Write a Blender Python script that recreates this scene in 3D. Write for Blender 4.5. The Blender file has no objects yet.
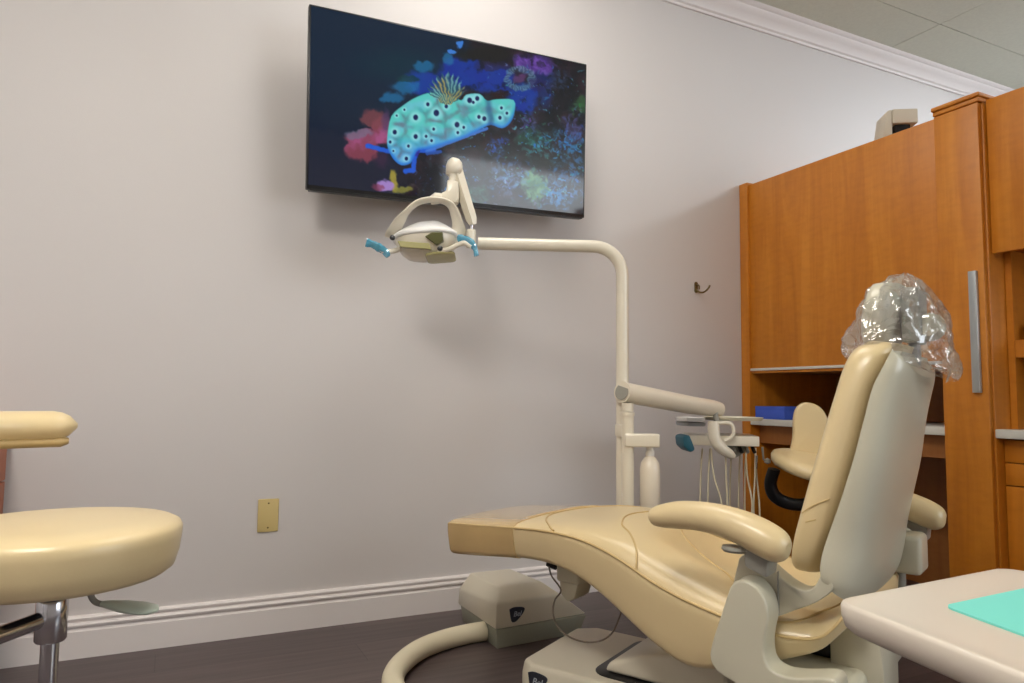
import bpy, bmesh, math, random
from mathutils import Vector, Matrix, Euler, noise
random.seed(7)
PI = math.pi
scn = bpy.context.scene
COL = scn.collection
def rad(a): return a * PI / 180

# ------------------------------------------------------------------ camera
F_PX = 704.0
yaw, pitch, roll = rad(25.9), rad(4.45), rad(0.7)
CAM = Vector((0, 0, 0.83))
fwd = Vector((math.sin(yaw) * math.cos(pitch), math.cos(yaw) * math.cos(pitch), math.sin(pitch)))
rt = Vector((math.cos(yaw), -math.sin(yaw), 0))
up = rt.cross(fwd)
R0 = rt * math.cos(roll) + up * math.sin(roll)
R1 = -rt * math.sin(roll) + up * math.cos(roll)
cd = bpy.data.cameras.new('camera')
cam = bpy.data.objects.new('camera', cd)
COL.objects.link(cam)
cd.sensor_width = 36
cd.lens = F_PX / 1024 * 36
cd.clip_start = 0.02
m = Matrix.Identity(4)
for i in range(3):
    m[i][0], m[i][1], m[i][2], m[i][3] = R0[i], R1[i], -fwd[i], CAM[i]
cam.matrix_world = m
scn.camera = cam
scn.view_settings.view_transform = 'Standard'
scn.view_settings.look = 'None'
scn.view_settings.gamma = 1
scn.view_settings.use_curve_mapping = False
scn.view_settings.exposure = 0.30

def at(px, py, d):
    """surveyed position: photo point at depth d from the lens"""
    return CAM + (R0 * ((px - 512) / F_PX) - R1 * ((py - 341.5) / F_PX) + fwd) * d

# ------------------------------------------------------------------ materials
def lin(c):
    c = c / 255.0
    return c / 12.92 if c <= 0.04045 else ((c + 0.055) / 1.055) ** 2.4
def rgb(r, g, b): return (lin(r), lin(g), lin(b), 1)

def mat(name, col, rough=0.5, metal=0.0, spec=0.5, coat=0.0, bump=0.0, bscale=200, var=0.0, vscale=6, coat_rough=0.1):
    mt = bpy.data.materials.new(name)
    mt.use_nodes = True
    nt = mt.node_tree
    b = nt.nodes['Principled BSDF']
    b.inputs['Base Color'].default_value = col
    b.inputs['Roughness'].default_value = rough
    b.inputs['Metallic'].default_value = metal
    b.inputs['Specular IOR Level'].default_value = spec
    b.inputs['Coat Weight'].default_value = coat
    b.inputs['Coat Roughness'].default_value = coat_rough
    tc = nt.nodes.new('ShaderNodeTexCoord')
    if bump:
        n = nt.nodes.new('ShaderNodeTexNoise')
        n.inputs['Scale'].default_value = bscale
        n.inputs['Detail'].default_value = 4
        bp = nt.nodes.new('ShaderNodeBump')
        bp.inputs['Strength'].default_value = bump
        bp.inputs['Distance'].default_value = 0.002
        nt.links.new(tc.outputs['Object'], n.inputs['Vector'])
        nt.links.new(n.outputs['Fac'], bp.inputs['Height'])
        nt.links.new(bp.outputs['Normal'], b.inputs['Normal'])
    if var:
        n = nt.nodes.new('ShaderNodeTexNoise')
        n.inputs['Scale'].default_value = vscale
        n.inputs['Detail'].default_value = 3
        r = nt.nodes.new('ShaderNodeValToRGB')
        r.color_ramp.elements[0].position = 0.3
        r.color_ramp.elements[1].position = 0.7
        r.color_ramp.elements[0].color = tuple(c * (1 - var) for c in col[:3]) + (1,)
        r.color_ramp.elements[1].color = tuple(min(1, c * (1 + var)) for c in col[:3]) + (1,)
        nt.links.new(tc.outputs['Object'], n.inputs['Vector'])
        nt.links.new(n.outputs['Fac'], r.inputs['Fac'])
        nt.links.new(r.outputs['Color'], b.inputs['Base Color'])
    return mt

def emis(name, col, s):
    mt = bpy.data.materials.new(name)
    mt.use_nodes = True
    b = mt.node_tree.nodes['Principled BSDF']
    b.inputs['Base Color'].default_value = col
    b.inputs['Emission Color'].default_value = col
    b.inputs['Emission Strength'].default_value = s
    return mt

def wood(name, c1, c2, c3, rough=0.45, scale=(14, 14, 1.3)):
    mt = bpy.data.materials.new(name)
    mt.use_nodes = True
    nt = mt.node_tree
    b = nt.nodes['Principled BSDF']
    tc = nt.nodes.new('ShaderNodeTexCoord')
    mp = nt.nodes.new('ShaderNodeMapping')
    mp.inputs['Scale'].default_value = scale
    n = nt.nodes.new('ShaderNodeTexNoise')
    n.inputs['Scale'].default_value = 1.0
    n.inputs['Detail'].default_value = 6
    n.inputs['Roughness'].default_value = 0.6
    n.inputs['Distortion'].default_value = 0.6
    r = nt.nodes.new('ShaderNodeValToRGB')
    e = r.color_ramp.elements
    e[0].position = 0.25; e[0].color = c1
    e[1].position = 0.8; e[1].color = c3
    k = e.new(0.5); k.color = c2
    # short cross flecks of the veneer
    mp2 = nt.nodes.new('ShaderNodeMapping')
    mp2.inputs['Scale'].default_value = (18, 18, 45)
    n2 = nt.nodes.new('ShaderNodeTexNoise')
    n2.inputs['Scale'].default_value = 1.0
    n2.inputs['Detail'].default_value = 3
    mx = nt.nodes.new('ShaderNodeMix')
    mx.data_type = 'RGBA'
    mx.blend_type = 'MULTIPLY'
    r2 = nt.nodes.new('ShaderNodeValToRGB')
    r2.color_ramp.elements[0].position = 0.3; r2.color_ramp.elements[0].color = (0.92, 0.90, 0.85, 1)
    r2.color_ramp.elements[1].position = 0.6; r2.color_ramp.elements[1].color = (1, 1, 1, 1)
    mx.inputs[0].default_value = 1.0
    L = nt.links.new
    L(tc.outputs['Object'], mp.inputs['Vector']); L(mp.outputs['Vector'], n.inputs['Vector'])
    L(n.outputs['Fac'], r.inputs['Fac'])
    L(tc.outputs['Object'], mp2.inputs['Vector']); L(mp2.outputs['Vector'], n2.inputs['Vector'])
    L(n2.outputs['Fac'], r2.inputs['Fac'])
    L(r.outputs['Color'], mx.inputs[6]); L(r2.outputs['Color'], mx.inputs[7])
    L(mx.outputs[2], b.inputs['Base Color'])
    b.inputs['Roughness'].default_value = rough
    b.inputs['Coat Weight'].default_value = 0.04
    b.inputs['Coat Roughness'].default_value = 0.25
    return mt

M = {}
M['wall'] = mat('wall_paint', rgb(212, 207, 205), 0.55, bump=0.15, bscale=300, var=0.01, vscale=1.5)
M['trim'] = mat('trim_paint', rgb(232, 226, 224), 0.4)
M['ceil'] = mat('ceiling_tile', rgb(214, 218, 204), 0.9, bump=0.6, bscale=120, var=0.03, vscale=60)
M['groove'] = mat('ceiling_groove', rgb(90, 92, 84), 0.8)
M['cream'] = mat('cream_leather', rgb(224, 202, 156), 0.33, coat=0.25, bump=0.06, bscale=160, var=0.03, vscale=5, coat_rough=0.25)
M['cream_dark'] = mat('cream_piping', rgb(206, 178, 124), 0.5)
M['toe'] = mat('toe_vinyl', rgb(206, 176, 124), 0.16, coat=0.8, bump=0.10, bscale=40, var=0.06, vscale=7, coat_rough=0.05)
M['plastic'] = mat('ivory_plastic', rgb(206, 201, 180), 0.3, coat=0.2, var=0.015, vscale=3)
M['plastic_tan'] = mat('warm_ivory_plastic', rgb(212, 204, 184), 0.35, coat=0.15)
M['plastic_grey'] = mat('grey_plastic', rgb(150, 148, 138), 0.4)
M['plastic_lowgrey'] = mat('greenish_grey_plastic', rgb(146, 146, 130), 0.45)
M['metal_paint'] = mat('enamel_ivory', rgb(226, 218, 200), 0.28, coat=0.3)
M['white'] = mat('white_plastic', rgb(238, 236, 232), 0.3, coat=0.2)
M['chrome'] = mat('chrome', rgb(200, 200, 205), 0.16, metal=1.0)
M['steel'] = mat('brushed_steel', rgb(176, 180, 182), 0.4, metal=0.55)
M['black'] = mat('black_plastic', rgb(18, 18, 20), 0.35)
M['dark_glass'] = mat('smoked_green_cover', rgb(88, 88, 48), 0.15, coat=0.6)
M['amber'] = mat('amber_shield', rgb(178, 172, 118), 0.2, coat=0.6)
M['navy'] = mat('navy_badge', rgb(20, 24, 44), 0.3)
M['badge_ink'] = mat('badge_silver', rgb(170, 178, 190), 0.3)
M['blue'] = mat('blue_box', rgb(62, 92, 196), 0.55)
M['counter'] = mat('laminate_counter', rgb(206, 204, 196), 0.35)
M['teal_paper'] = mat('teal_paper', rgb(120, 214, 200), 0.8)
M['tray'] = mat('tray_plastic', rgb(216, 206, 192), 0.3, coat=0.2)
M['outlet'] = mat('almond_plate', rgb(206, 184, 124), 0.4)
M['brass'] = mat('aged_brass', rgb(120, 104, 66), 0.4, metal=0.8)
M['mint'] = mat('mint_plastic', rgb(206, 218, 204), 0.35)
M['teal_cover'] = mat('teal_cover', rgb(30, 96, 116), 0.5)
M['hose'] = mat('hose_vinyl', rgb(222, 212, 184), 0.45)
M['beige_device'] = mat('beige_device', rgb(206, 196, 178), 0.45)
M['liquid_bottle'] = mat('milky_bottle', rgb(232, 222, 204), 0.3, coat=0.3)
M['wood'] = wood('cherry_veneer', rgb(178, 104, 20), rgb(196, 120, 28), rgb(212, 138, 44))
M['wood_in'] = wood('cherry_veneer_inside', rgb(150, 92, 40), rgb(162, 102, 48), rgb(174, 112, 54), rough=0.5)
M['wood_red'] = wood('reddish_veneer', rgb(160, 84, 44), rgb(172, 92, 50), rgb(184, 104, 58))

def floor_material():
    mt = bpy.data.materials.new('floor_planks')
    mt.use_nodes = True
    nt = mt.node_tree
    L = nt.links.new
    b = nt.nodes['Principled BSDF']
    tc = nt.nodes.new('ShaderNodeTexCoord')
    br = nt.nodes.new('ShaderNodeTexBrick')
    br.inputs['Scale'].default_value = 1.0
    br.inputs['Brick Width'].default_value = 1.2
    br.inputs['Row Height'].default_value = 0.16
    br.inputs['Mortar Size'].default_value = 0.0012
    br.inputs['Color1'].default_value = rgb(84, 72, 72)
    br.inputs['Color2'].default_value = rgb(94, 82, 80)
    br.inputs['Mortar'].default_value = rgb(58, 50, 50)
    mp = nt.nodes.new('ShaderNodeMapping')
    mp.inputs['Scale'].default_value = (2, 30, 1)
    n = nt.nodes.new('ShaderNodeTexNoise')
    n.inputs['Scale'].default_value = 1.5
    n.inputs['Detail'].default_value = 6
    r = nt.nodes.new('ShaderNodeValToRGB')
    r.color_ramp.elements[0].position = 0.3; r.color_ramp.elements[0].color = (0.72, 0.7, 0.7, 1)
    r.color_ramp.elements[1].position = 0.7; r.color_ramp.elements[1].color = (1.1, 1.1, 1.1, 1)
    mx = nt.nodes.new('ShaderNodeMix'); mx.data_type = 'RGBA'; mx.blend_type = 'MULTIPLY'
    mx.inputs[0].default_value = 1
    L(tc.outputs['Object'], br.inputs['Vector']); L(tc.outputs['Object'], mp.inputs['Vector'])
    L(mp.outputs['Vector'], n.inputs['Vector']); L(n.outputs['Fac'], r.inputs['Fac'])
    L(br.outputs['Color'], mx.inputs[6]); L(r.outputs['Color'], mx.inputs[7])
    L(mx.outputs[2], b.inputs['Base Color'])
    b.inputs['Roughness'].default_value = 0.36
    bp = nt.nodes.new('ShaderNodeBump'); bp.inputs['Strength'].default_value = 0.12; bp.inputs['Distance'].default_value = 0.002
    L(n.outputs['Fac'], bp.inputs['Height']); L(bp.outputs['Normal'], b.inputs['Normal'])
    return mt
M['floor'] = floor_material()

def film_material(name, tint, gl=0.25, rough=0.08, dens=0.12):
    """thin clear wrinkled film"""
    mt = bpy.data.materials.new(name)
    mt.use_nodes = True
    nt = mt.node_tree
    L = nt.links.new
    for n in list(nt.nodes): nt.nodes.remove(n)
    out = nt.nodes.new('ShaderNodeOutputMaterial')
    tr = nt.nodes.new('ShaderNodeBsdfTransparent'); tr.inputs['Color'].default_value = tint
    gb = nt.nodes.new('ShaderNodeBsdfGlossy'); gb.inputs['Roughness'].default_value = rough
    gb.inputs['Color'].default_value = (1, 1, 1, 1)
    df = nt.nodes.new('ShaderNodeBsdfDiffuse'); df.inputs['Color'].default_value = (0.85, 0.85, 0.85, 1)
    m1 = nt.nodes.new('ShaderNodeMixShader'); m2 = nt.nodes.new('ShaderNodeMixShader')
    lw = nt.nodes.new('ShaderNodeLayerWeight'); lw.inputs['Blend'].default_value = 0.4
    mul = nt.nodes.new('ShaderNodeMath'); mul.operation = 'MULTIPLY_ADD'
    mul.inputs[1].default_value = gl * 1.4; mul.inputs[2].default_value = gl * 0.35
    tc = nt.nodes.new('ShaderNodeTexCoord')
    n = nt.nodes.new('ShaderNodeTexNoise'); n.inputs['Scale'].default_value = 26; n.inputs['Detail'].default_value = 2
    n.inputs['Distortion'].default_value = 1.2
    bp = nt.nodes.new('ShaderNodeBump'); bp.inputs['Strength'].default_value = 0.7; bp.inputs['Distance'].default_value = 0.01
    L(tc.outputs['Object'], n.inputs['Vector']); L(n.outputs['Fac'], bp.inputs['Height'])
    for k in (gb, df, lw): L(bp.outputs['Normal'], k.inputs['Normal'])
    L(lw.outputs['Fresnel'], mul.inputs[0]); L(mul.outputs[0], m2.inputs['Fac'])
    m1.inputs['Fac'].default_value = dens
    L(tr.outputs[0], m1.inputs[1]); L(df.outputs[0], m1.inputs[2])
    L(m1.outputs[0], m2.inputs[1]); L(gb.outputs[0], m2.inputs[2]); L(m2.outputs[0], out.inputs['Surface'])
    return mt
M['bag'] = film_material('clear_bag_film', (0.99, 0.99, 0.99, 1), 0.34, 0.1, 0.08)
M['blue_film'] = film_material('blue_barrier_film', (0.40, 0.85, 1.0, 1), 0.4, 0.12, 0.0)
_nt = M['blue_film'].node_tree
for n_ in _nt.nodes:
    if n_.type == 'BSDF_DIFFUSE': n_.inputs['Color'].default_value = rgb(96, 200, 240)
for n_ in _nt.nodes:
    if n_.type == 'MIX_SHADER' and not n_.inputs['Fac'].is_linked: n_.inputs['Fac'].default_value = 0.55

# ------------------------------------------------------------------ mesh tools
def cr(P, n):
    """Catmull-Rom through tuples P, n samples per span"""
    out = []
    N = len(P)
    for i in range(N - 1):
        p0, p1, p2, p3 = P[max(i - 1, 0)], P[i], P[i + 1], P[min(i + 2, N - 1)]
        for k in range(n):
            t = k / n
            out.append(tuple(0.5 * ((2 * b) + (-a + c) * t + (2 * a - 5 * b + 4 * c - d) * t * t + (-a + 3 * b - 3 * c + d) * t ** 3)
                             for a, b, c, d in zip(p0, p1, p2, p3)))
    out.append(tuple(P[-1]))
    return out

def lerp_table(tab, x):
    if x <= tab[0][0]: return tab[0][1:]
    for a, b in zip(tab, tab[1:]):
        if x <= b[0]:
            t = (x - a[0]) / (b[0] - a[0])
            return tuple(p + (q - p) * t for p, q in zip(a[1:], b[1:]))
    return tab[-1][1:]

def smooth_table(tab, n=6): return cr(tab, n)

class MB:
    def __init__(s): s.bm = bmesh.new()
    def box(s, x0, x1, y0, y1, z0, z1, bev=0.0, seg=2, T=None):
        b = bmesh.new()
        vs = [b.verts.new((x, y, z)) for x in (x0, x1) for y in (y0, y1) for z in (z0, z1)]
        for f in ((0, 1, 3, 2), (4, 6, 7, 5), (0, 4, 5, 1), (2, 3, 7, 6), (0, 2, 6, 4), (1, 5, 7, 3)):
            b.faces.new([vs[i] for i in f])
        return s._fin(b, bev, seg, T)
    def _fin(s, b, bev=0, seg=2, T=None, ang=28):
        bmesh.ops.recalc_face_normals(b, faces=b.faces)
        if bev:
            es = [e for e in b.edges if len(e.link_faces) == 2 and e.calc_face_angle(0) > rad(ang)]
            bmesh.ops.bevel(b, geom=es, offset=bev, segments=seg, profile=0.5, affect='EDGES', clamp_overlap=True)
        if T is not None: b.transform(T)
        me = bpy.data.meshes.new('tmp'); b.to_mesh(me); b.free()
        s.bm.from_mesh(me); bpy.data.meshes.remove(me)
        return s
    def prism(s, pts, axis, a0, a1, bev=0.0, seg=2, T=None, ang=28):
        """pts 2-D outline; axis 'x': (y,z), 'y': (x,z), 'z': (x,y)"""
        b = bmesh.new()
        def mk(p, a):
            return {'x': (a, p[0], p[1]), 'y': (p[0], a, p[1]), 'z': (p[0], p[1], a)}[axis]
        A = [b.verts.new(mk(p, a0)) for p in pts]
        B = [b.verts.new(mk(p, a1)) for p in pts]
        b.faces.new(A); b.faces.new(B[::-1])
        n = len(pts)
        for i in range(n): b.faces.new((A[i], B[i], B[(i + 1) % n], A[(i + 1) % n]))
        return s._fin(b, bev, seg, T, ang)
    def loft(s, rings, closed=True, cap=True, T=None, bev=0):
        b = bmesh.new()
        V = [[b.verts.new(p) for p in r] for r in rings]
        n = len(rings[0])
        for A, B in zip(V, V[1:]):
            for i in range(n if closed else n - 1):
                j = (i + 1) % n
                b.faces.new((A[i], A[j], B[j], B[i]))
        if cap and closed:
            b.faces.new(V[0][::-1]); b.faces.new(V[-1])
        return s._fin(b, bev, 2, T)
    def tube(s, P, r, n=12, ell=1.0, cap=True, T=None, upv=None):
        """swept tube; r scalar or list; ell scales the second (side) axis"""
        P = [Vector(p) for p in P]
        N = len(P)
        if not isinstance(r, (list, tuple)): r = [r] * N
        rings = []
        prev = None
        for i, p in enumerate(P):
            t = (P[min(i + 1, N - 1)] - P[max(i - 1, 0)]).normalized()
            if upv is not None: ref = Vector(upv)
            elif prev is None: ref = Vector((0, 0, 1)) if abs(t.z) < 0.9 else Vector((1, 0, 0))
            else: ref = prev
            a = (ref - t * ref.dot(t)).normalized()
            prev = a
            c = t.cross(a)
            rings.append([p + a * math.cos(q) * r[i] + c * math.sin(q) * r[i] * ell for q in [2 * PI * k / n for k in range(n)]])
        return s.loft(rings, cap=cap, T=T)
    def lathe(s, prof, n=32, T=None):
        """prof: (r,z) list"""
        rings = [[(max(r, 1e-5) * math.cos(2 * PI * k / n), max(r, 1e-5) * math.sin(2 * PI * k / n), z) for k in range(n)] for r, z in prof]
        return s.loft(rings, T=T)
    def build(s, name, m_, parent=None, ang=35, smooth=True):
        bmesh.ops.recalc_face_normals(s.bm, faces=s.bm.faces)
        me = bpy.data.meshes.new(name)
        if smooth:
            for f in s.bm.faces: f.smooth = True
            for e in s.bm.edges:
                e.smooth = not (len(e.link_faces) == 2 and e.calc_face_angle(0) > rad(ang))
        s.bm.to_mesh(me); s.bm.free()
        me.materials.append(m_)
        o = bpy.data.objects.new(name, me)
        COL.objects.link(o)
        if parent is not None: o.parent = parent
        return o

def tag(o, label=None, cat=None, group=None, kind=None):
    if label: o['label'] = label
    if cat: o['category'] = cat
    if group: o['group'] = group
    if kind: o['kind'] = kind
    return o
def thing(name, loc, rotz, label, cat, group=None, rot=None):
    o = bpy.data.objects.new(name, None)
    COL.objects.link(o)
    o.location = loc
    o.rotation_euler = rot if rot else (0, 0, rotz)
    o.empty_display_size = 0.1
    return tag(o, label, cat, group)
def struct(name, mb, m_): return tag(mb.build(name, m_), kind='structure')
def rrect(x0, x1, y0, y1, r, n=5):
    out = []
    for cx, cy, a0 in ((x1 - r, y1 - r, 0), (x0 + r, y1 - r, 90), (x0 + r, y0 + r, 180), (x1 - r, y0 + r, 270)):
        for k in range(n + 1):
            a = rad(a0 + 90 * k / n)
            out.append((cx + r * math.cos(a), cy + r * math.sin(a)))
    return out
def rot_to(d):
    """matrix turning +Z onto d"""
    return Vector(d).to_track_quat('Z', 'Y').to_matrix().to_4x4()
def cyl(mb, p0, p1, r, n=20, r2=None):
    return mb.tube([p0, p1], [r, r if r2 is None else r2], n)

# ------------------------------------------------------------------ room
WY = 2.634           # wall with the television
XL, XR, YB, ZC = -1.7, 6.4, -2.6, 2.84
struct('floor', MB().box(XL, XR, YB, WY, -0.05, 0), M['floor'])
struct('wall_back', MB().box(XL - .1, XR + .1, WY, WY + 0.1, -0.05, ZC + .1), M['wall'])
struct('wall_left', MB().box(XL - 0.1, XL, YB, WY, -0.05, ZC + .1), M['wall'])
struct('wall_right', MB().box(XR, XR + 0.1, YB, WY, -0.05, ZC + .1), M['wall'])
struct('wall_front', MB().box(XL - .1, XR + .1, YB - 0.1, YB, -0.05, ZC + .1), M['wall'])
# ceiling as a tiled sheet with real shadow-gap grooves
c = MB()
gx = [3.62 + 1.22 * k for k in range(-5, 3)]
gy = [WY - 0.09 - 0.28 - 0.61 * k for k in range(-1, 9)]
xs = [XL] + [g for g in gx if XL < g < XR] + [XR]
ys = [YB] + sorted(g for g in gy if YB < g < WY) + [WY]
for xa, xb in zip(xs, xs[1:]):
    for ya, yb in zip(ys, ys[1:]):
        c.box(xa + .002, xb - .002, ya + .002, yb - .002, ZC, ZC + 0.02)
ceil = struct('ceiling', c, M['ceil'])
struct('trim_2', MB().box(XL, XR, YB, WY, ZC + 0.02, ZC + 0.06), M['groove'])
# crown moulding profile (y outwards from wall, z)
cp = [(0, -.092), (.010, -.092), (.012, -.080), (.022, -.074), (.028, -.060), (.045, -.040), (.062, -.028), (.068, -.016), (.080, -.012), (.090, -.0), (0, 0)]
struct('trim_1', MB().prism([(WY - y, ZC + z) for y, z in cp], 'x', XL, XR), M['trim'])
# baseboard with a stepped moulded top
bp_ = [(0, 0), (.018, 0), (.018, .082), (.013, .086), (.010, .090), (.010, .093), (.018, .096), (.020, .102), (.016, .107), (.009, .109), (.009, .112), (.014, .116), (.015, .121), (.010, .127), (0, .128)]
struct('baseboard_back', MB().prism([(WY - y, z) for y, z in bp_], 'x', XL, 2.54), M['trim'])
struct('baseboard_left', MB().prism([(XL + y, z) for y, z in bp_], 'y', YB, WY - .017), M['trim'])

# ceiling light panels
def ceiling_light(x, y, s, label, col=(1.0, 0.95, 0.88, 1), w=.6, l=1.2):
    t = thing('ceiling_light', (x, y, ZC), 0, label, 'ceiling light', 'ceiling light panels')
    fr = MB()
    fr.loft([[(a, b_, -.012) for a, b_ in ((-w / 2, -l / 2), (w / 2, -l / 2), (w / 2, l / 2), (-w / 2, l / 2))],
             [(a, b_, 0) for a, b_ in ((-w / 2, -l / 2), (w / 2, -l / 2), (w / 2, l / 2), (-w / 2, l / 2))]])
    fr.build('frame', M['white'], t)
    q = .03
    MB().loft([[(a, b_, -.0125) for a, b_ in ((-w / 2 + q, -l / 2 + q), (w / 2 - q, -l / 2 + q), (w / 2 - q, l / 2 - q), (-w / 2 + q, l / 2 - q))],
               [(a * .86, b_ * .94, -.085) for a, b_ in ((-w / 2 + q, -l / 2 + q), (w / 2 - q, -l / 2 + q), (w / 2 - q, l / 2 - q), (-w / 2 + q, l / 2 - q))]]).build('diffuser', emis('light_panel', col, s), t)  # hangs low, a shape chosen so its glowing sides light the ceiling
ceiling_light(1.05, 1.70, 6.5, 'white wraparound ceiling light above the foot of the dental chair')
ceiling_light(-0.6, 0.2, 22, 'added white wraparound ceiling light, unseen behind and left of the camera')  # added room light, placed where the screen cannot mirror it
ceiling_light(4.6, 1.2, 17, 'added white wraparound ceiling light, unseen beyond the wooden cabinets', col=(.86, .93, 1.0, 1))  # added cool light for the right wall and ceiling, out of view
# bright window in the wall behind the camera
wn = MB()
for a, b_, c_, d_ in ((2.65, 2.7, .85, 2.835), (5.95, 6.0, .85, 2.835), (2.7, 5.95, .85, .9), (2.7, 5.95, 2.80, 2.835)):
    wn.box(a, b_, YB + .001, YB + .04, c_, d_, .003)
wf = struct('window_1', wn, M['trim'])
wp = MB().box(2.7, 5.95, YB + .002, YB + .006, .9, 2.80).build('pane', emis('daylight_window', (.88, .94, 1.0, 1), 3.5), wf)

# ------------------------------------------------------------------ television
TVW, TVH = 1.124, 0.638
tv = thing('television', (0.9485, WY - 0.174, 1.8745), 0, 'large flat television on the wall showing a spotted blue sea slug', 'television')
tv.rotation_euler = (rad(4.2), rad(-1.8), 0)
NX, NY = 420, 242
# --- picture on the screen, painted in screen coordinates (s right, t down, 0..1) of a 310 x 178 grid
import functools
def tv_colour():
    # photo corner mapping only used to keep drawing coordinates readable (x 0..921, y 0..683)
    c00, c10, c11, c01 = (65, 20), (881, 190), (866, 645), (46, 558)
    # homography unit square -> quad
    x0, y0 = c00; x1, y1 = c10; x2, y2 = c11; x3, y3 = c01
    dx1, dx2, sx = x1 - x2, x3 - x2, x0 - x1 + x2 - x3
    dy1, dy2, sy = y1 - y2, y3 - y2, y0 - y1 + y2 - y3
    den = dx1 * dy2 - dx2 * dy1
    g = (sx * dy2 - dx2 * sy) / den
    h = (dx1 * sy - sx * dy1) / den
    H = (x1 - x0 + g * x1, x3 - x0 + h * x3, x0, y1 - y0 + g * y1, y3 - y0 + h * y3, y0, g, h)
    def q(s, t):
        w = H[6] * s + H[7] * t + 1
        return (H[0] * s + H[1] * t + H[2]) / w, (H[3] * s + H[4] * t + H[5]) / w
    return q
quad = tv_colour()
def sst(a, b, x):
    t = min(1, max(0, (x - a) / (b - a))); return t * t * (3 - 2 * t)
def nz(x, y, s, z=0.0, o=3):
    v = 0; a = 1; tot = 0
    for k in range(o):
        v += a * noise.noise(Vector((x * s, y * s, z + k * 7.3))); tot += a; a *= .5; s *= 2
    return v / tot
def inpoly(x, y, P):
    ins = False
    n = len(P)
    for i in range(n):
        ax, ay = P[i]; bx, by = P[i - 1]
        if (ay > y) != (by > y) and x < (bx - ax) * (y - ay) / (by - ay) + ax: ins = not ins
    return ins
def pdist(x, y, P):
    d = 1e9
    n = len(P)
    for i in range(n):
        ax, ay = P[i - 1]; bx, by = P[i]
        vx, vy = bx - ax, by - ay
        t = max(0, min(1, ((x - ax) * vx + (y - ay) * vy) / (vx * vx + vy * vy + 1e-9)))
        d = min(d, math.hypot(x - ax - t * vx, y - ay - t * vy))
    return d
BODY = [p[:2] for p in cr([(284, 400), (296, 350), (330, 318), (375, 290), (425, 276), (470, 285), (505, 300), (520, 283), (560, 280), (582, 300), (610, 296), (662, 298), (664, 335), (650, 368), (625, 384), (592, 374), (560, 388), (500, 418), (455, 432), (415, 446), (375, 452), (362, 470), (350, 492), (322, 498), (298, 478), (282, 440), (284, 400)], 3)][:-1]
SPOTS = [(368, 353, 7), (405, 313, 5), (430, 339, 8), (460, 319, 5), (305, 398, 6), (367, 411, 6), (398, 410, 4), (414, 423, 4), (421, 388, 4), (491, 374, 7), (511, 382, 4), (493, 398, 4), (530, 300, 7), (541, 306, 4), (553, 294, 6), (557, 350, 5), (573, 355, 6), (625, 322, 4), (641, 338, 4), (620, 352, 5), (338, 478, 5), (291, 428, 4), (345, 440, 4), (312, 348, 3), (335, 330, 3), (300, 455, 3)]
def mixc(a, b, t): return tuple(p + (q - p) * t for p, q in zip(a, b))
rs = random.Random(3)
SPECK = []
for k in range(330):
    x = rs.uniform(500, 880); y = rs.uniform(190, 640)
    if x + y * .2 < 620 and y < 400: continue
    SPECK.append((x, y, rs.uniform(2.5, 8), rs.uniform(0, PI), rs.choice([(50, 130, 180), (30, 110, 200), (90, 170, 190), (110, 110, 160), (60, 150, 120), (30, 70, 140)]), rs.uniform(.35, .9)))
for k in range(70):
    x = rs.uniform(360, 520); y = rs.uniform(470, 590)
    SPECK.append((x, y, rs.uniform(2, 6), rs.uniform(0, PI), rs.choice([(40, 60, 140), (60, 80, 110), (60, 110, 170)]), rs.uniform(.3, .8)))
for cx_, cy_, rr_, cc_, n_ in ((640, 535, 42, (110, 160, 215), 46), (795, 575, 45, (80, 160, 215), 60), (825, 430, 48, (50, 140, 200), 60), (735, 430, 40, (60, 150, 190), 40), (610, 440, 30, (50, 110, 210), 24), (850, 520, 30, (60, 130, 190), 20), (470, 590, 30, (60, 130, 200), 12), (860, 320, 30, (60, 110, 70), 20), (700, 360, 30, (90, 80, 150), 14)):
    for k in range(n_):
        a = rs.uniform(0, 2 * PI); q_ = rs.uniform(0, 1) ** .6 * rr_
        SPECK.append((cx_ + q_ * math.cos(a) * 1.1, cy_ + q_ * math.sin(a) * .9, rs.uniform(3, 9), a + rs.gauss(0, .9), tuple(max(0, c_ + rs.uniform(-35, 25)) for c_ in cc_), rs.uniform(.35, .85)))
SG = {}
for sp in SPECK:
    for gx_ in range(int((sp[0] - 16) // 24), int((sp[0] + 16) // 24) + 1):
        for gy_ in range(int((sp[1] - 16) // 24), int((sp[1] + 16) // 24) + 1):
            SG.setdefault((gx_, gy_), []).append(sp)
def blob(x, y, cx_, cy_, rx, ry, soft=.35, n_=0.35, ns=.02):
    d = math.hypot((x - cx_) / rx, (y - cy_) / ry) + n_ * nz(x, y, ns, 5)
    return 1 - sst(1 - soft, 1 + soft * .3, d)
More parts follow.
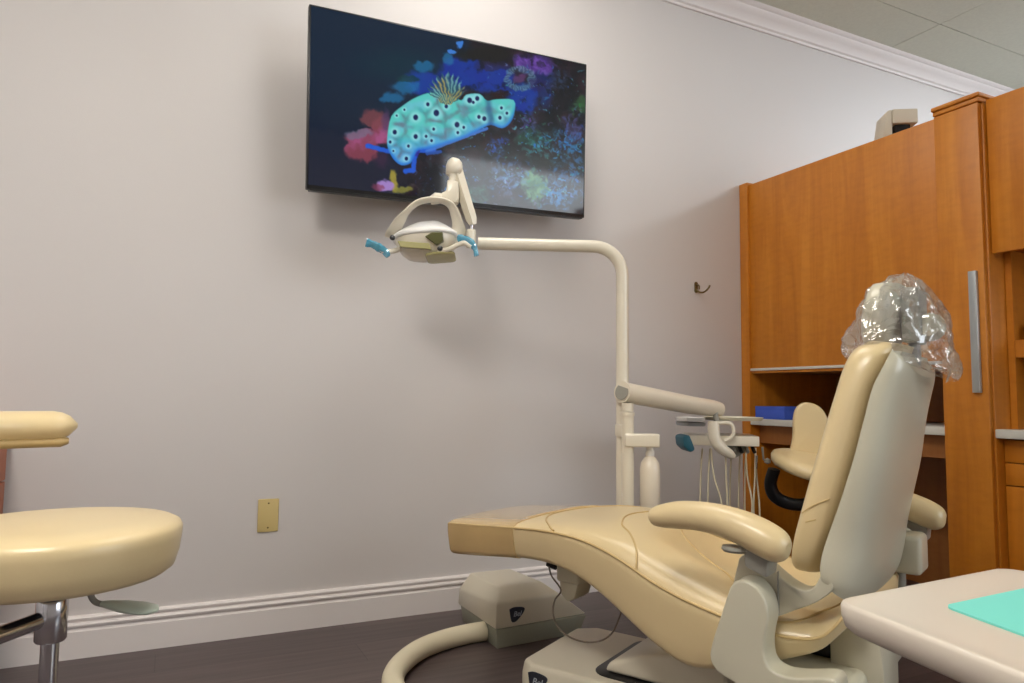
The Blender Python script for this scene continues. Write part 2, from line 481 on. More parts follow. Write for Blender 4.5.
def picture(x, y):
    X0, Y0 = x, y
    x += 16 * nz(X0, Y0, .02, 31); y += 14 * nz(X0, Y0, .02, 47)
    x += 9 * nz(X0, Y0, .07, 3, 2); y += 9 * nz(X0, Y0, .07, 17, 2)
    n1 = nz(x, y, .012)
    col = mixc((8, 34, 58), (24, 30, 50), sst(150, 560, y - (x - 60) * .05))
    col = mixc(col, (6, 44, 62), blob(x, y, 330, 190, 170, 60, .9, .1))
    # dark reef to the right and below
    edge = 480 + 160 * n1 - (y - 330) * .35
    f = sst(edge - 25, edge + 25, x)
    if y > 430: f = max(f, sst(290, 350, x + 30 * n1) * sst(430, 470, y))
    reef = mixc((16, 18, 26), (46, 30, 40), sst(-.3, .4, nz(x, y, .02, 3)))
    reef = mixc(reef, (30, 60, 70), .5 * sst(.05, .5, nz(x, y, .05, 9)))
    col = mixc(col, reef, f)
    # saturated blue water/sponge behind the animal
    b = max(blob(x, y, 510, 215, 75, 55), blob(x, y, 590, 235, 110, 45), blob(x, y, 690, 290, 55, 55), blob(x, y, 395, 250, 62, 42), blob(x, y, 745, 250, 45, 80, .5) * .5)
    col = mixc(col, (14, 52 + 30 * n1, 158), b * .95)
    b = max(blob(x, y, 340, 262, 46, 26, .4, .6), blob(x, y, 400, 195, 36, 20, .4, .7), blob(x, y, 300, 295, 42, 18, .4, .7), blob(x, y, 470, 175, 20, 20, .4, .7))
    col = mixc(col, (24, 116, 170), b * .75)
    col = mixc(col, (10, 60, 66), .8 * blob(x, y, 345, 235, 36, 12))
    col = mixc(col, (26, 26, 26), blob(x, y, 580, 160, 95, 26))
    col = mixc(col, (40, 36, 80), .7 * blob(x, y, 600, 195, 60, 16))
    col = mixc(col, (60, 130, 220), max(blob(x, y, 482, 152, 16, 7, .3, .4), blob(x, y, 504, 133, 8, 14, .3, .4)))
    # purple anemone with grey-green ring
    p = blob(x, y, 728, 190, 70, 36, .5, .5, .03)
    col = mixc(col, mixc((84, 50, 140), (120, 80, 180), sst(-.2, .4, nz(x, y, .07))), p * .95)
    d = math.hypot((x - 682) / 46, (y - 232) / 36)
    a = math.atan2(y - 232, x - 682)
    ring = sst(.45, .65, d) * (1 - sst(.95, 1.1, d))
    col = mixc(col, mixc((60, 90, 120), (110, 150, 165), .5 + .5 * math.sin(a * 26 + 8 * d)), ring * .75)
    col = mixc(col, (100, 60, 110), .8 * (1 - sst(.3, .5, d)))
    col = mixc(col, (40, 30, 90), .6 * blob(x, y, 735, 250, 30, 30))
    # pink coral
    p = max(blob(x, y, 205, 450, 56, 42, .25, .35), blob(x, y, 232, 415, 78, 24, .25, .35), blob(x, y, 262, 392, 28, 40, .3, .4) )
    col = mixc(col, mixc((150, 66, 84), (196, 96, 150), sst(-.3, .5, nz(x, y, .02, 2))), p * .85)
    col = mixc(col, (118, 122, 150), .6 * blob(x, y, 200, 404, 44, 12))
    col = mixc(col, (128, 66, 74), .85 * blob(x, y, 243, 360, 42, 30, .3, .5))
    col = mixc(col, (70, 40, 70), .7 * blob(x, y, 270, 480, 24, 40, .6, .4))
    col = mixc(col, (90, 60, 100), .8 * blob(x, y, 280, 365, 14, 40, .6, .4))
    # bottom sponge: violet + yellow
    col = mixc(col, (176, 160, 60), .9 * blob(x, y, 300, 545, 14, 36, .4, .4))
    col = mixc(col, (150, 146, 60), .8 * blob(x, y, 325, 572, 26, 9, .4, .4))
    col = mixc(col, (176, 140, 214), .95 * blob(x, y, 272, 560, 30, 20, .3, .3))
    col = mixc(col, (140, 60, 90), .7 * blob(x, y, 246, 566, 20, 12, .4, .3))
    # green sponge and dark brown patches
    col = mixc(col, mixc((70, 130, 96), (120, 180, 130), sst(-.3, .4, nz(x, y, .04, 4))), .85 * blob(x, y, 722, 560, 46, 52, .35, .7, .03))
    col = mixc(col, (50, 90, 50), .7 * blob(x, y, 870, 310, 34, 24, .5, .5))
    col = mixc(col, (36, 90, 70), .6 * blob(x, y, 700, 400, 40, 34, .5, .8))
    col = mixc(col, (34, 60, 46), .7 * blob(x, y, 540, 580, 50, 26, .5, .6))
    col = mixc(col, (44, 18, 22), .8 * blob(x, y, 620, 280, 30, 14))
    col = mixc(col, (44, 20, 24), .8 * blob(x, y, 590, 425, 70, 26, .5, .5))
    col = mixc(col, (70, 56, 100), .6 * blob(x, y, 840, 390, 30, 36, .5, .7))
    for cx_, cy_, rr_, cc_ in ((640, 535, 62, (74, 116, 170)), (795, 575, 66, (50, 126, 190)), (825, 430, 66, (36, 112, 160)), (735, 430, 56, (40, 110, 112)), (850, 520, 56, (46, 96, 150)), (840, 380, 52, (74, 74, 130)), (610, 440, 34, (36, 80, 170)), (700, 370, 40, (60, 70, 120)), (550, 590, 40, (40, 96, 84)), (800, 240, 40, (40, 60, 90)), (860, 320, 30, (50, 100, 60))):
        col = mixc(col, cc_, .95 * blob(x, y, cx_, cy_, rr_, rr_, .8, .9, .03) * sst(-.22, .25, nz(x, y, .07, 11)))
    col = mixc(col, (8, 10, 18), .55 * sst(.05, .4, nz(x, y, .045, 21)) * f)
    # small coral specks
    for sp in SG.get((int(x // 24), int(y // 24)), ()):
        cx_, cy_, r_, a_, cc_, op = sp
        ux = (x - cx_) * math.cos(a_) + (y - cy_) * math.sin(a_)
        uy = -(x - cx_) * math.sin(a_) + (y - cy_) * math.cos(a_)
        d = math.hypot(ux / r_, uy / (r_ * .45)) + .35 * nz(x, y, .12, cx_, 1)
        if d < 1.1: col = mixc(col, cc_, op * (1 - sst(.25, 1.1, d)))
    x, y = X0, Y0
    # rhinophore, mouth tentacle
    def cap(x1, y1, x2, y2, r_):
        vx, vy = x2 - x1, y2 - y1
        r_ *= 1 + .5 * nz(x, y, .08, 1)
        t = max(0, min(1, ((x - x1) * vx + (y - y1) * vy) / (vx * vx + vy * vy)))
        return 1 - sst(r_ * .6, r_ * 1.15, math.hypot(x - x1 - t * vx, y - y1 - t * vy))
    for c_ in ((224, 440, 285, 456, 8), (365, 465, 358, 512, 8), (358, 512, 335, 516, 9), (362, 455, 420, 450, 8)):
        col = mixc(col, (30, 92, 214), cap(*c_))
    col = mixc(col, (50, 40, 150), .8 * cap(368, 462, 378, 440, 9))
    # trailing foot edge
    col = mixc(col, (70, 130, 225), .9 * cap(400, 455, 580, 385, 5))
    col = mixc(col, (40, 96, 200), .8 * cap(400, 462, 440, 456, 6))
    # body
    if 270 < x < 680 and 265 < y < 510:
        d = pdist(x, y, BODY)
        ins = inpoly(x, y, BODY)
        sd = -d if ins else d
        if sd < 2:
            base = mixc((92, 212, 204), (86, 168, 232), sst(360, 450, y + (x - 450) * .22 + 30 * nz(x, y, .012, 6)))
            base = mixc(base, (120, 196, 230), .5 * sst(-.1, .4, nz(x, y, .03, 12)))
            best = 1e9; sec = 1e9
            for sx_, sy_, sr_ in SPOTS:
                dd = math.hypot(x - sx_, y - sy_)
                if dd < best: best, sec = dd, best
                elif dd < sec: sec = dd
            vor = (1 - sst(0, 20, sec - best + 10 * nz(x, y, .05, 2))) * sst(6, 20, best)
            shade = mixc((104, 92, 112), (50, 150, 160), sst(-.2, .3, nz(x, y, .02, 8)))
            bc = mixc(base, shade, .62 * vor * sst(3, 22, -sd) * sst(-.5, .2, nz(x, y, .015, 14)))
            for sx_, sy_, sr_ in SPOTS:
                dd = math.hypot(x - sx_, y - sy_)
                if dd < 30: bc = mixc(bc, (176, 240, 246), .62 * (1 - sst(sr_ + 1, sr_ * 3.6, dd)))
            bc = mixc(bc, (24, 110, 220), .75 * (1 - sst(0, 13, -sd)) * sst(350, 430, y + (x - 450) * .3))
            bc = mixc(bc, (30, 60, 120), .5 * (1 - sst(0, 16, abs(x - 588 - (y - 330) * .1))) )
            for sx_, sy_, sr_ in SPOTS:
                dd = math.hypot(x - sx_, (y - sy_) * .85)
                if dd < sr_ * 1.4: bc = mixc(bc, (10, 24, 84), 1 - sst(sr_ * .75, sr_ * 1.3, dd))
            col = mixc(col, bc, 1 - sst(-2, 2, sd))
    # gill tuft
    if 400 < x < 525 and 205 < y < 320:
        dx_, dy_ = x - 462 + 9 * nz(x, y, .05, 41), y - 318 + 9 * nz(x, y, .05, 43)
        a = math.atan2(dx_, -dy_); r_ = math.hypot(dx_, dy_)
        lim = 104 * (1 - .35 * abs(a)) + 10 * math.sin(a * 37)
        if abs(a) < 1.0 and 6 < r_ < lim:
            w_ = .5 + .5 * math.sin(a * 34 + r_ * .09 + 3 * nz(x, y, .03))
            tone = mixc((130, 190, 180), (206, 176, 84), sst(-.1, .5, nz(x, y, .03, 1) + .5 * (1 - r_ / 80)))
            col = mixc(col, mixc((26, 80, 110), tone, w_), .85 * (1 - sst(lim - 12, lim, r_)))
    return col
g = bmesh.new()
SW, SH = TVW - 0.012, TVH - 0.020
cl = g.verts.layers.float_color.new('picture')
grid = []
for j in range(NY + 1):
    row = []
    for i in range(NX + 1):
        s, t = i / NX, j / NY
        v = g.verts.new(((s - .5) * SW, 0, (.5 - t) * SH + .004))
        r_, g_, b_ = picture(*quad(s, t))
        v[cl] = (lin(max(0, min(255, r_))), lin(max(0, min(255, g_))), lin(max(0, min(255, b_))), 1)
        row.append(v)
    grid.append(row)
for j in range(NY):
    for i in range(NX):
        g.faces.new((grid[j][i], grid[j + 1][i], grid[j + 1][i + 1], grid[j][i + 1]))
me = bpy.data.meshes.new('screen'); g.to_mesh(me); g.free()
ms = bpy.data.materials.new('lit_screen'); ms.use_nodes = True
nt = ms.node_tree; b = nt.nodes['Principled BSDF']
at_ = nt.nodes.new('ShaderNodeAttribute'); at_.attribute_name = 'picture'
nt.links.new(at_.outputs['Color'], b.inputs['Emission Color'])
b.inputs['Emission Strength'].default_value = 0.66
b.inputs['Base Color'].default_value = (0.004, 0.004, 0.005, 1)
b.inputs['Roughness'].default_value = 0.07
b.inputs['Specular IOR Level'].default_value = 0.6
me.materials.append(ms)
so = bpy.data.objects.new('screen', me); COL.objects.link(so); so.parent = tv; so.location = (0, -.0262, 0)
MB().box(-TVW / 2, TVW / 2, -.026, .002, -TVH / 2, TVH / 2, .003).build('housing', M['black'], tv)
MB().prism(rrect(-TVW / 2 + .01, TVW / 2 - .01, -.0285, .004, .003), 'z', -TVH / 2 - .005, -TVH / 2 + .001, .001).build('lower_bezel', M['black'], tv)
MB().box(-.36, .36, .002, .032, -.28, .12, .01).build('rear_housing', M['black'], tv)
MB().box(-.2, .2, .03, .045, -.1, .06, .004).build('tilt_plate', M['black'], tv)
MB().box(-.05, .05, .045, .160, -.06, .03, .004).build('bracket_arm', M['black'], tv)

# ------------------------------------------------------------------ wall fittings
ol = thing('wall_plate', (0.334, WY, 0.403), 0, 'blank almond outlet cover plate low on the wall left of the chair', 'outlet cover')
MB().prism(rrect(-.035, .035, -.057, .057, .004), 'y', -.006, 0, .002).build('plate', M['outlet'], ol)
for z in (-.042, .042):
    MB().lathe([(0, 0), (.0032, .0), (.0032, .0015), (.0, .002)], 12, Matrix.Translation((0, -.006, z)) @ rot_to((0, -1, 0))).build('screw', M['brass'], ol)
hk = thing('coat_hook', (2.259, WY, 1.36), 0, 'small brass coat hook on the wall left of the wooden cabinet', 'hook')
MB().prism([p for p in rrect(-.010, .010, -.024, .030, .009)], 'y', -.004, 0, .001).build('back_plate', M['brass'], hk)
MB().tube(cr([(0, -.003, -.006), (.004, -.02, -.022), (.012, -.045, -.024), (.022, -.062, -.008), (.028, -.066, .006)], 5), .0042).build('lower_prong', M['brass'], hk)
MB().tube(cr([(0, -.003, .012), (-.004, -.02, .012), (-.010, -.035, .004), (-.014, -.04, -.012)], 5), .0036).build('upper_prong', M['brass'], hk)

# ------------------------------------------------------------------ wooden cabinets on the right
CX = 2.54
cb = thing('desk_cabinet', (CX, 0, 0), 0, 'tall orange wood desk cabinet with upper panel and open niche beside the wall', 'cabinet')
CB = .62
MB().box(0, CB, 2.578, 2.632, 0, 1.905, .002).build('side_panel', M['wood'], cb)
MB().box(.018, CB, 1.6185, 2.5775, 1.86, 1.885).build('top_board', M['wood'], cb)
MB().box(.012, .034, 1.6185, 2.5775, .978, 1.893, .002).build('front_panel', M['wood'], cb)
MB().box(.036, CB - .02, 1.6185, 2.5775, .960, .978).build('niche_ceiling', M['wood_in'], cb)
lp = MB().box(.010, .036, 1.6185, 2.5775, .955, .974, .001).build('lower_rail', M['wood'], cb)
MB().box(.004, .012, 1.6185, 2.5775, .967, .979, .001).build('edge_strip', M['counter'], cb)
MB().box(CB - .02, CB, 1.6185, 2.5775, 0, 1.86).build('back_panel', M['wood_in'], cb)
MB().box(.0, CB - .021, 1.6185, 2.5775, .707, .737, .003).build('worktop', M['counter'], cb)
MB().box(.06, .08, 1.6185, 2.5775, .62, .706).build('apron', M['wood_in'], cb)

tc_ = thing('tall_cabinet', (CX, 0, 0), 0, 'narrow full height wood cabinet with long metal handle and capped top', 'cabinet')
MB().box(.003, CB, 1.4505, 1.618, 0, 1.889, .004).build('body', M['wood'], tc_)
dr = MB().box(-.019, .0025, 1.456, 1.615, .01, 1.886, .003).build('door', M['wood'], tc_)
MB().box(-.034, -.0195, 1.476, 1.503, .862, 1.287, .002).build('handle', M['steel'], dr)
MB().prism(rrect(-.027, CB, 1.446, 1.621, .006), 'z', 1.9055, 1.921, .004, 3).build('cap', M['wood'], tc_)
MB().box(-.019, CB, 1.4505, 1.618, 1.8895, 1.905, .002).build('cap_moulding', M['wood'], tc_)

YR = -0.3
wc = thing('wall_cabinet', (CX, 0, 0), 0, 'orange wood wall cabinet hung at the right edge above the open shelves', 'cabinet')
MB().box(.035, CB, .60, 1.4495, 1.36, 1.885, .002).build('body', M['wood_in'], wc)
MB().box(.015, .0345, 1.03, 1.447, 1.345, 1.897, .003).build('door', M['wood'], wc)
MB().box(.015, .0345, .60, 1.026, 1.345, 1.897, .003).build('door', M['wood'], wc)
wt = MB().prism(rrect(-.005, CB, .3, 1.4495, .004), 'z', .708, .738, .003)
tag(wt.build('worktop', M['counter']), 'pale grey worktop on the wood drawer cabinet at the right edge', 'worktop')
bpy.data.objects['worktop'].name
for o_ in COL.objects:
    if o_.get('category') == 'worktop': o_.location = (CX, 0, 0)
dc = thing('drawer_cabinet', (CX, 0, 0), 0, 'orange wood cabinet with two drawers over a door below the right worktop', 'cabinet')
MB().box(.06, CB, .3, 1.4495, .08, .7065).build('body', M['wood_in'], dc)
MB().box(.10, CB, .3, 1.4495, 0, .0795).build('plinth', M['black'], dc)
for y0, y1 in ((.90, 1.447), (.32, .896)):
    MB().box(.04, .0595, y0, y1, .627, .702, .002).build('drawer', M['wood'], dc)
    MB().box(.04, .0595, y0, y1, .550, .623, .002).build('drawer', M['wood'], dc)
    MB().box(.04, .0595, y0, y1, .085, .546, .002).build('door', M['wood'], dc)
# open shelving between worktop and wall cabinet
os_ = thing('open_shelf', (CX, 0, 0), 0, 'open wood shelf unit between the right worktop and wall cabinet', 'shelf')
MB().box(CB - .03, CB - .012, .3, 1.449, .7385, 1.359).build('back_panel', M['wood_in'], os_)
MB().box(.090, CB - .031, 1.427, 1.4490, .7385, 1.359).build('side_panel', M['wood'], os_)
MB().box(.092, CB - .031, .3, 1.4265, .985, 1.045).build('shelf_board', M['wood'], os_)
jr = MB().lathe([(0, 0), (.03, 0), (.034, .01), (.034, .05), (.03, .06), (.0, .06)], 20)
jr = tag(jr.build('dark_jar', M['black']), 'small dark round jar on the open wood shelf', 'jar'); jr.location = (CX + .16, 1.375, 1.0455)
hb = MB().tube(cr([(0, 0, .0), (.0, -.02, -.035), (0, -.05, -.05), (0, -.08, -.035), (0, -.1, 0)], 5), .012)
hb = tag(hb.build('hanging_hose_loop', M['counter']), 'pale loop of tubing hanging under the open wood shelf', 'tubing'); hb.location = (CX + .14, 1.405, .972)

# things on the desk and on the cabinet top
bb = thing('storage_box', (CX + .13, 2.465, .7375), 0, 'flat bright blue box lying on the desk in the wood niche', 'box')
MB().box(-.12, .12, -.09, .09, 0, .046, .002).build('body', M['blue'], bb)
MB().box(-.1205, .1205, -.0905, .0905, .042, .060, .002).build('lid', M['blue'], bb)
gd = thing('scanner', (CX + .11, 1.87, 1.8855), -yaw - .12, 'beige boxy device with a dark base on top of the wood cabinet', 'device')
MB().box(-.018, .080, -.05, .06, .074, .134, .005, 2).build('head', M['beige_device'], gd)
MB().box(-.005, .055, -.035, .05, 0, .074, .003).build('base', M['black'], gd)
MB().prism([(-.060, 0), (-.040, .124), (-.030, .132), (-.0185, .134), (-.0185, 0)], 'y', -.045, .06, .004).build('body', M['beige_device'], gd)

# ------------------------------------------------------------------ the dental chair  (x across and away, y towards the foot end, z up)
A25 = rad(25)
CH = Vector((math.cos(A25) * 1.745 - math.sin(A25) * .6, math.sin(A25) * 1.745 + math.cos(A25) * .6, 0))
ch = thing('dental_chair', CH, A25, 'cream leather dental chair with ivory plastic back and raised legrest', 'dental chair')

#   v      w     bottom seam crown dish
SEAT = [(-.218, .205, .385, .415, .014, .000),
        (-.195, .235, .356, .380, .028, .004),
        (-.165, .255, .330, .360, .032, .008),
        (-.100, .268, .300, .356, .038, .016),
        (-.030, .272, .272, .364, .046, .024),
        (.050, .272, .250, .378, .056, .028),
        (.120, .271, .250, .394, .062, .026),
        (.190, .269, .278, .417, .060, .014),
        (.250, .267, .312, .443, .056, .004),
        (.310, .263, .346, .463, .044, .000),
        (.370, .258, .374, .476, .034, .000),
        (.440, .250, .394, .482, .024, .000),
        (.520, .240, .402, .481, .020, .000),
        (.620, .230, .398, .474, .018, .000),
        (.740, .220, .384, .463, .016, .000),
        (.850, .212, .372, .455, .014, .000),
        (.880, .210, .370, .452, .013, .000)]
ST = smooth_table(SEAT, 4)
def seat_ring(row, grow=0.0, sc=1.0):
    v, w, zb, zs, crn, dish = row
    w += grow; zb -= grow + .008 * max(0, min(1, v / .1))
    zm = (zb + zs) / 2
    pts = []
    r_ = min(.024, (zs - zb) * .45)
    wb = w - .010
    for k in range(9): pts.append((-wb + r_ + 2 * (wb - r_) * k / 8, zb))
    for k in range(1, 6):
        a = rad(-90 + 90 * k / 5); pts.append((wb - r_ + r_ * math.cos(a), zb + r_ + r_ * math.sin(a)))
    for k in range(1, 6):
        t = k / 5; pts.append((wb + .010 * math.sin(t * PI / 2) , zb + r_ + (zs - zb - r_) * t))
    top = []
    for k in range(1, 24):
        u = 1 - 2 * k / 24
        e = (1 - abs(u) ** 3.2) ** (1 / 2.0)
        z = zs + (crn + grow) * e - dish * max(0, 1 - (u / .55) ** 2) ** 1.0
        top.append((u * w, z))
    pts += top
    for k in range(1, 6):
        t = 1 - (k - 1) / 5; pts.append((-wb - .010 * math.sin(t * PI / 2), zb + r_ + (zs - zb - r_) * t))
    for k in range(1, 5):
        a = rad(180 + 90 * k / 5); pts.append((-wb + r_ + r_ * math.cos(a), zb + r_ + r_ * math.sin(a)))
    return [(u * sc, v, zm + (z - zm) * sc) for u, z in pts]
def seat_rows(rows, grow=0.0, e0=.022, e1=.010):
    out = []
    r0, r1 = rows[0], rows[-1]
    for k in range(4):
        a = rad(90 * (k + .3) / 4.3)
        q = (r0[0] - e0 * math.cos(a),) + tuple(r0[1:])
        out.append(seat_ring(q, grow, 1 - (1 - math.sin(a)) * .22))
    out += [seat_ring(r, grow) for r in rows]
    for k in range(4):
        a = rad(90 * (k + 1) / 4.3)
        q = (r1[0] + e1 * math.sin(a),) + tuple(r1[1:])
        out.append(seat_ring(q, grow, 1 - (1 - math.cos(a)) * .10))
    return out
seat = MB().loft(seat_rows(ST)).build('seat_cushion', M['cream'], ch, ang=60)
def seat_at(v): return lerp_table(ST, v)
def top_z(u, v):
    w, zb, zs, crn, dish = seat_at(v)
    q = max(-1, min(1, u / w))
    return zs + crn * (1 - abs(q) ** 3.2) ** .5 - dish * max(0, 1 - (q / .55) ** 2)
pp = MB()
for sgn in (-1, 1):
    pp.tube([(sgn * (r[1] + .0005), r[0], r[3]) for r in ST], .0032, 8)
r0 = ST[0]
def top_line(uv, r_=.0026):
    pp.tube([(u, v, top_z(u, v) + .0004) for u, v in cr(uv, 8)], r_, 6)
pp_seams = [[(-.268, .222), (-.235, .240), (-.185, .285), (-.13, .34), (0, .385), (.13, .34), (.2, .28), (.262, .23)],
            [(-.243, .475), (-.225, .500), (-.16, .56), (-.08, .60), (.0, .61), (.1, .59), (.19, .53), (.238, .475)],
            [(-.23, -.03), (-.17, .03), (-.10, .11), (-.02, .225), (.06, .235), (.12, .12), (.18, .03), (.23, -.03)],
            [(-.250, -.09), (-.225, -.125), (-.17, -.150), (-.10, -.165), (-.03, -.168)]]
for s_ in pp_seams: top_line(s_)
tag(pp.build('piping', M['cream_dark'], seat), 'tan stitched piping')
toe = [r for r in ST if r[0] > .602]
tag(MB().loft(seat_rows(toe, .0025, .002, .012)).build('toe_cover', M['toe'], ch, ang=60), 'glossy darker tan vinyl cover over the foot end')

# backrest cushion: (z-ish station) front point, rear point, half width
#        fv     fz     bv     bz     w
BACK = [(-.108, .468, -.148, .462, .150),
        (-.100, .478, -.162, .478, .205),
        (-.098, .500, -.180, .510, .232),
        (-.105, .545, -.200, .555, .240),
        (-.122, .610, -.224, .622, .240),
        (-.146, .700, -.250, .714, .234),
        (-.174, .800, -.270, .800, .223),
        (-.188, .850, -.284, .858, .215),
        (-.201, .900, -.302, .903, .203),
        (-.218, .935, -.312, .930, .186),
        (-.246, .956, -.318, .946, .156)]
BT = smooth_table(BACK, 4)
def back_ring(row, n=44):
    fv, fz, bv, bz, w = row
    out = []
    for k in range(n):
        a = 2 * PI * k / n
        cx_, sx_ = math.cos(a), math.sin(a)
        e = 2 / 3.2
        u = w * math.copysign(abs(cx_) ** e, cx_)
        q = math.copysign(abs(sx_) ** e, sx_)   # +1 front, -1 rear
        t = (1 - q) / 2
        dish = .012 * max(0, 1 - (u / (w * .7)) ** 2) if q > .5 else 0
        out.append((u, fv + (bv - fv) * t - dish, fz + (bz - fz) * t))
    return out
bc = MB().loft([back_ring(r) for r in BT]).build('backrest_cushion', M['cream'], ch, ang=70)
# shade of the folds, drawn as thin darker strands on the cushion side
ck = MB()
for P in ([(-.2405, -.143, .600), (-.2415, -.165, .617), (-.2405, -.198, .634)], [(-.2405, -.150, .583), (-.2410, -.17, .590)]):
    ck.tube(cr(P, 6), .0012, 6)
tag(ck.build('crease_shade', M['cream_dark'], bc), 'thin darker strands drawn as shade in the leather folds')

# ivory shell behind the cushion: D-shaped section, loft upwards
#          z_front z_rear  vf(cushion edge)  vr(rear)  w
SHELL = [(.472, .425, -.184, -.232, .256),
         (.490, .455, -.182, -.250, .261),
         (.520, .500, -.184, -.262, .257),
         (.560, .550, -.194, -.270, .248),
         (.620, .610, -.214, -.282, .243),
         (.714, .700, -.242, -.302, .236),
         (.800, .790, -.262, -.316, .224),
         (.858, .845, -.276, -.328, .214),
         (.900, .878, -.294, -.336, .203),
         (.930, .895, -.306, -.338, .189)]
SH = smooth_table(SHELL, 4)
def shell_ring(row, n=26):
    zf, zr, vf, vr, w = row
    pts = []
    for k in range(n + 1):
        a = PI * k / n
        c_, s_ = math.cos(a), math.sin(a)
        e = 2 / 3.4
        u = w * math.copysign(abs(c_) ** e, c_); q = abs(s_) ** (2 / 2.6)
        pts.append((u, vf + (vr - vf) * q, zf + (zr - zf) * q - .012 * q * max(0, 1 - (u / w) ** 2)))
    m_ = 8
    for k in range(1, m_):
        u = -w + 2 * w * k / m_
        pts.append((u, vf - .012, zf))
    return pts
MB().loft([shell_ring(r) for r in SH]).build('backrest_shell', M['plastic'], ch, ang=50)
def sides(pts, name, u0, u1, bev, m_, both=True, par=ch, seg=3):
    for sg in ((-1, 1) if both else (-1,)):
        MB().prism(pts, 'x', sg * u0, sg * u1, bev, seg).build(name, m_, par, ang=50)
# side wing: from the hinge, under the cushion end and up into the shell
wing = [(-.030, .500), (-.044, .512), (-.072, .508), (-.098, .482), (-.128, .456), (-.150, .450), (-.168, .460), (-.180, .482),
        (-.188, .500), (-.198, .502), (-.203, .490), (-.204, .472), (-.200, .456), (-.170, .430), (-.130, .408), (-.090, .392), (-.030, .400), (-.014, .425)]
wp_ = [p[:2] for p in cr(wing + [wing[0]], 3)[:-1]]
for sg in (-1, 1):
    wmb = MB().prism(wp_, 'x', sg * .205, sg * .257, .009, 3)
    for v in wmb.bm.verts:
        k2 = max(0.0, min(1.0, (v.co.y + .135) / .06))
        v.co.x += sg * .034 * k2
    wmb.build('side_wing', M['plastic'], ch, ang=50)
MB().prism([(-.104, .398), (-.104, .484), (-.1055, .484), (-.1055, .398)], 'x', -.2790, -.270).build('joint_line', M['plastic_grey'], ch)
# hinge casting: rounded paddle going down to the seat frame
hg = [(-.030, .450), (-.042, .466), (-.062, .471), (-.085, .462), (-.102, .438), (-.107, .405), (-.101, .375), (-.098, .345), (-.104, .318), (-.125, .307), (-.160, .309), (-.215, .322), (-.232, .312),
      (-.232, .26), (-.2, .20), (-.10, .215), (-.05, .262), (-.005, .280), (.012, .302), (.008, .335), (-.010, .390)]
sides([p[:2] for p in cr(hg + [hg[0]], 3)[:-1]], 'hinge_casting', .276, .342, .022, M['plastic'], seg=5)
MB().box(-.300, .300, -.232, -.03, .200, .276, .02, 3).build('seat_frame', M['plastic'], ch)
# armrests
ARM = [(.143, .572, .010), (.135, .574, .019), (.112, .578, .025), (.075, .584, .029), (.030, .587, .030), (-.020, .583, .032), (-.065, .573, .034), (-.105, .558, .035), (-.132, .546, .031), (-.146, .541, .020), (-.150, .540, .008)]
def arm(u, dv, dz=0, ang=0):
    P = cr([(0, v, z, r_) for v, z, r_ in ARM], 4)
    T = Matrix.Translation((u, dv, dz)) @ Matrix.Rotation(ang, 4, 'Z')
    mb = MB().tube([p[:3] for p in P], [p[3] for p in P], 22, ell=1.15, upv=(0, 0, 1), T=T)
    a = mb.build('armrest', M['cream'], ch, ang=70)
    st = MB().prism([(-.108, .484), (-.064, .500), (-.062, .560), (-.115, .546)], 'x', -.006, .055, .006, 2, T)
    st.build('bracket', M['plastic_grey'], a)
    MB().lathe([(0, -.008), (.018, -.008), (.021, -.003), (.019, .003), (0, .005)], 24, T @ Matrix.Translation((0.0, -.044, .533)) @ Matrix.Scale(1.3, 4, (0, 1, 0))).build('release_knob', M['plastic_grey'], a)
arm(-.345, 0)
arm(.345, -.165, -.012)
MB().prism([(-.245, .430), (-.205, .380), (-.1, .39), (-.1, .50), (-.235, .515), (-.268, .492)], 'x', .25, .300, .010, 3).build('arm_pivot', M['plastic'], ch)
# headrest inside the bag
hr = MB()
rings = []
for k in range(13):
    t = k / 12; z = .955 + .128 * t
    e = math.sin(PI * min(1, max(0, (t * .86 + .07)))) ** .3
    rings.append([(.128 * e * math.copysign(abs(math.cos(a)) ** .6, math.cos(a)), -.262 - .02 * (t - .5) + .034 * (.6 + .4 * e) * math.copysign(abs(math.sin(a)) ** .7, math.sin(a)), z) for a in [2 * PI * i / 32 for i in range(32)]])
hdr = MB().loft(rings).build('headrest', M['plastic'], ch, ang=70)
MB().box(-.05, .05, -.335, -.298, .955, 1.075, .008).build('headrest_bracket', M['plastic_grey'], hdr)
MB().box(-.018, .018, -.325, -.305, .88, .955, .004).build('headrest_post', M['steel'], hdr)
MB().lathe([(0, -.028), (.024, -.028), (.034, -.016), (.036, 0), (.034, .016), (.024, .028), (0, .028)], 28, Matrix.Translation((0, -.346, .990)) @ Matrix.Scale(.85, 4) @ rot_to((1, .0, 0))).build('headrest_knob', M['plastic'], hdr)

# base and lift
bs = bpy.data.objects.new('base_cover', None)
bang = rad(4)
def bT(x, y): return Matrix.Translation((x, y, 0)) @ Matrix.Rotation(bang, 4, 'Z')
Tb = bT(.0, .36)
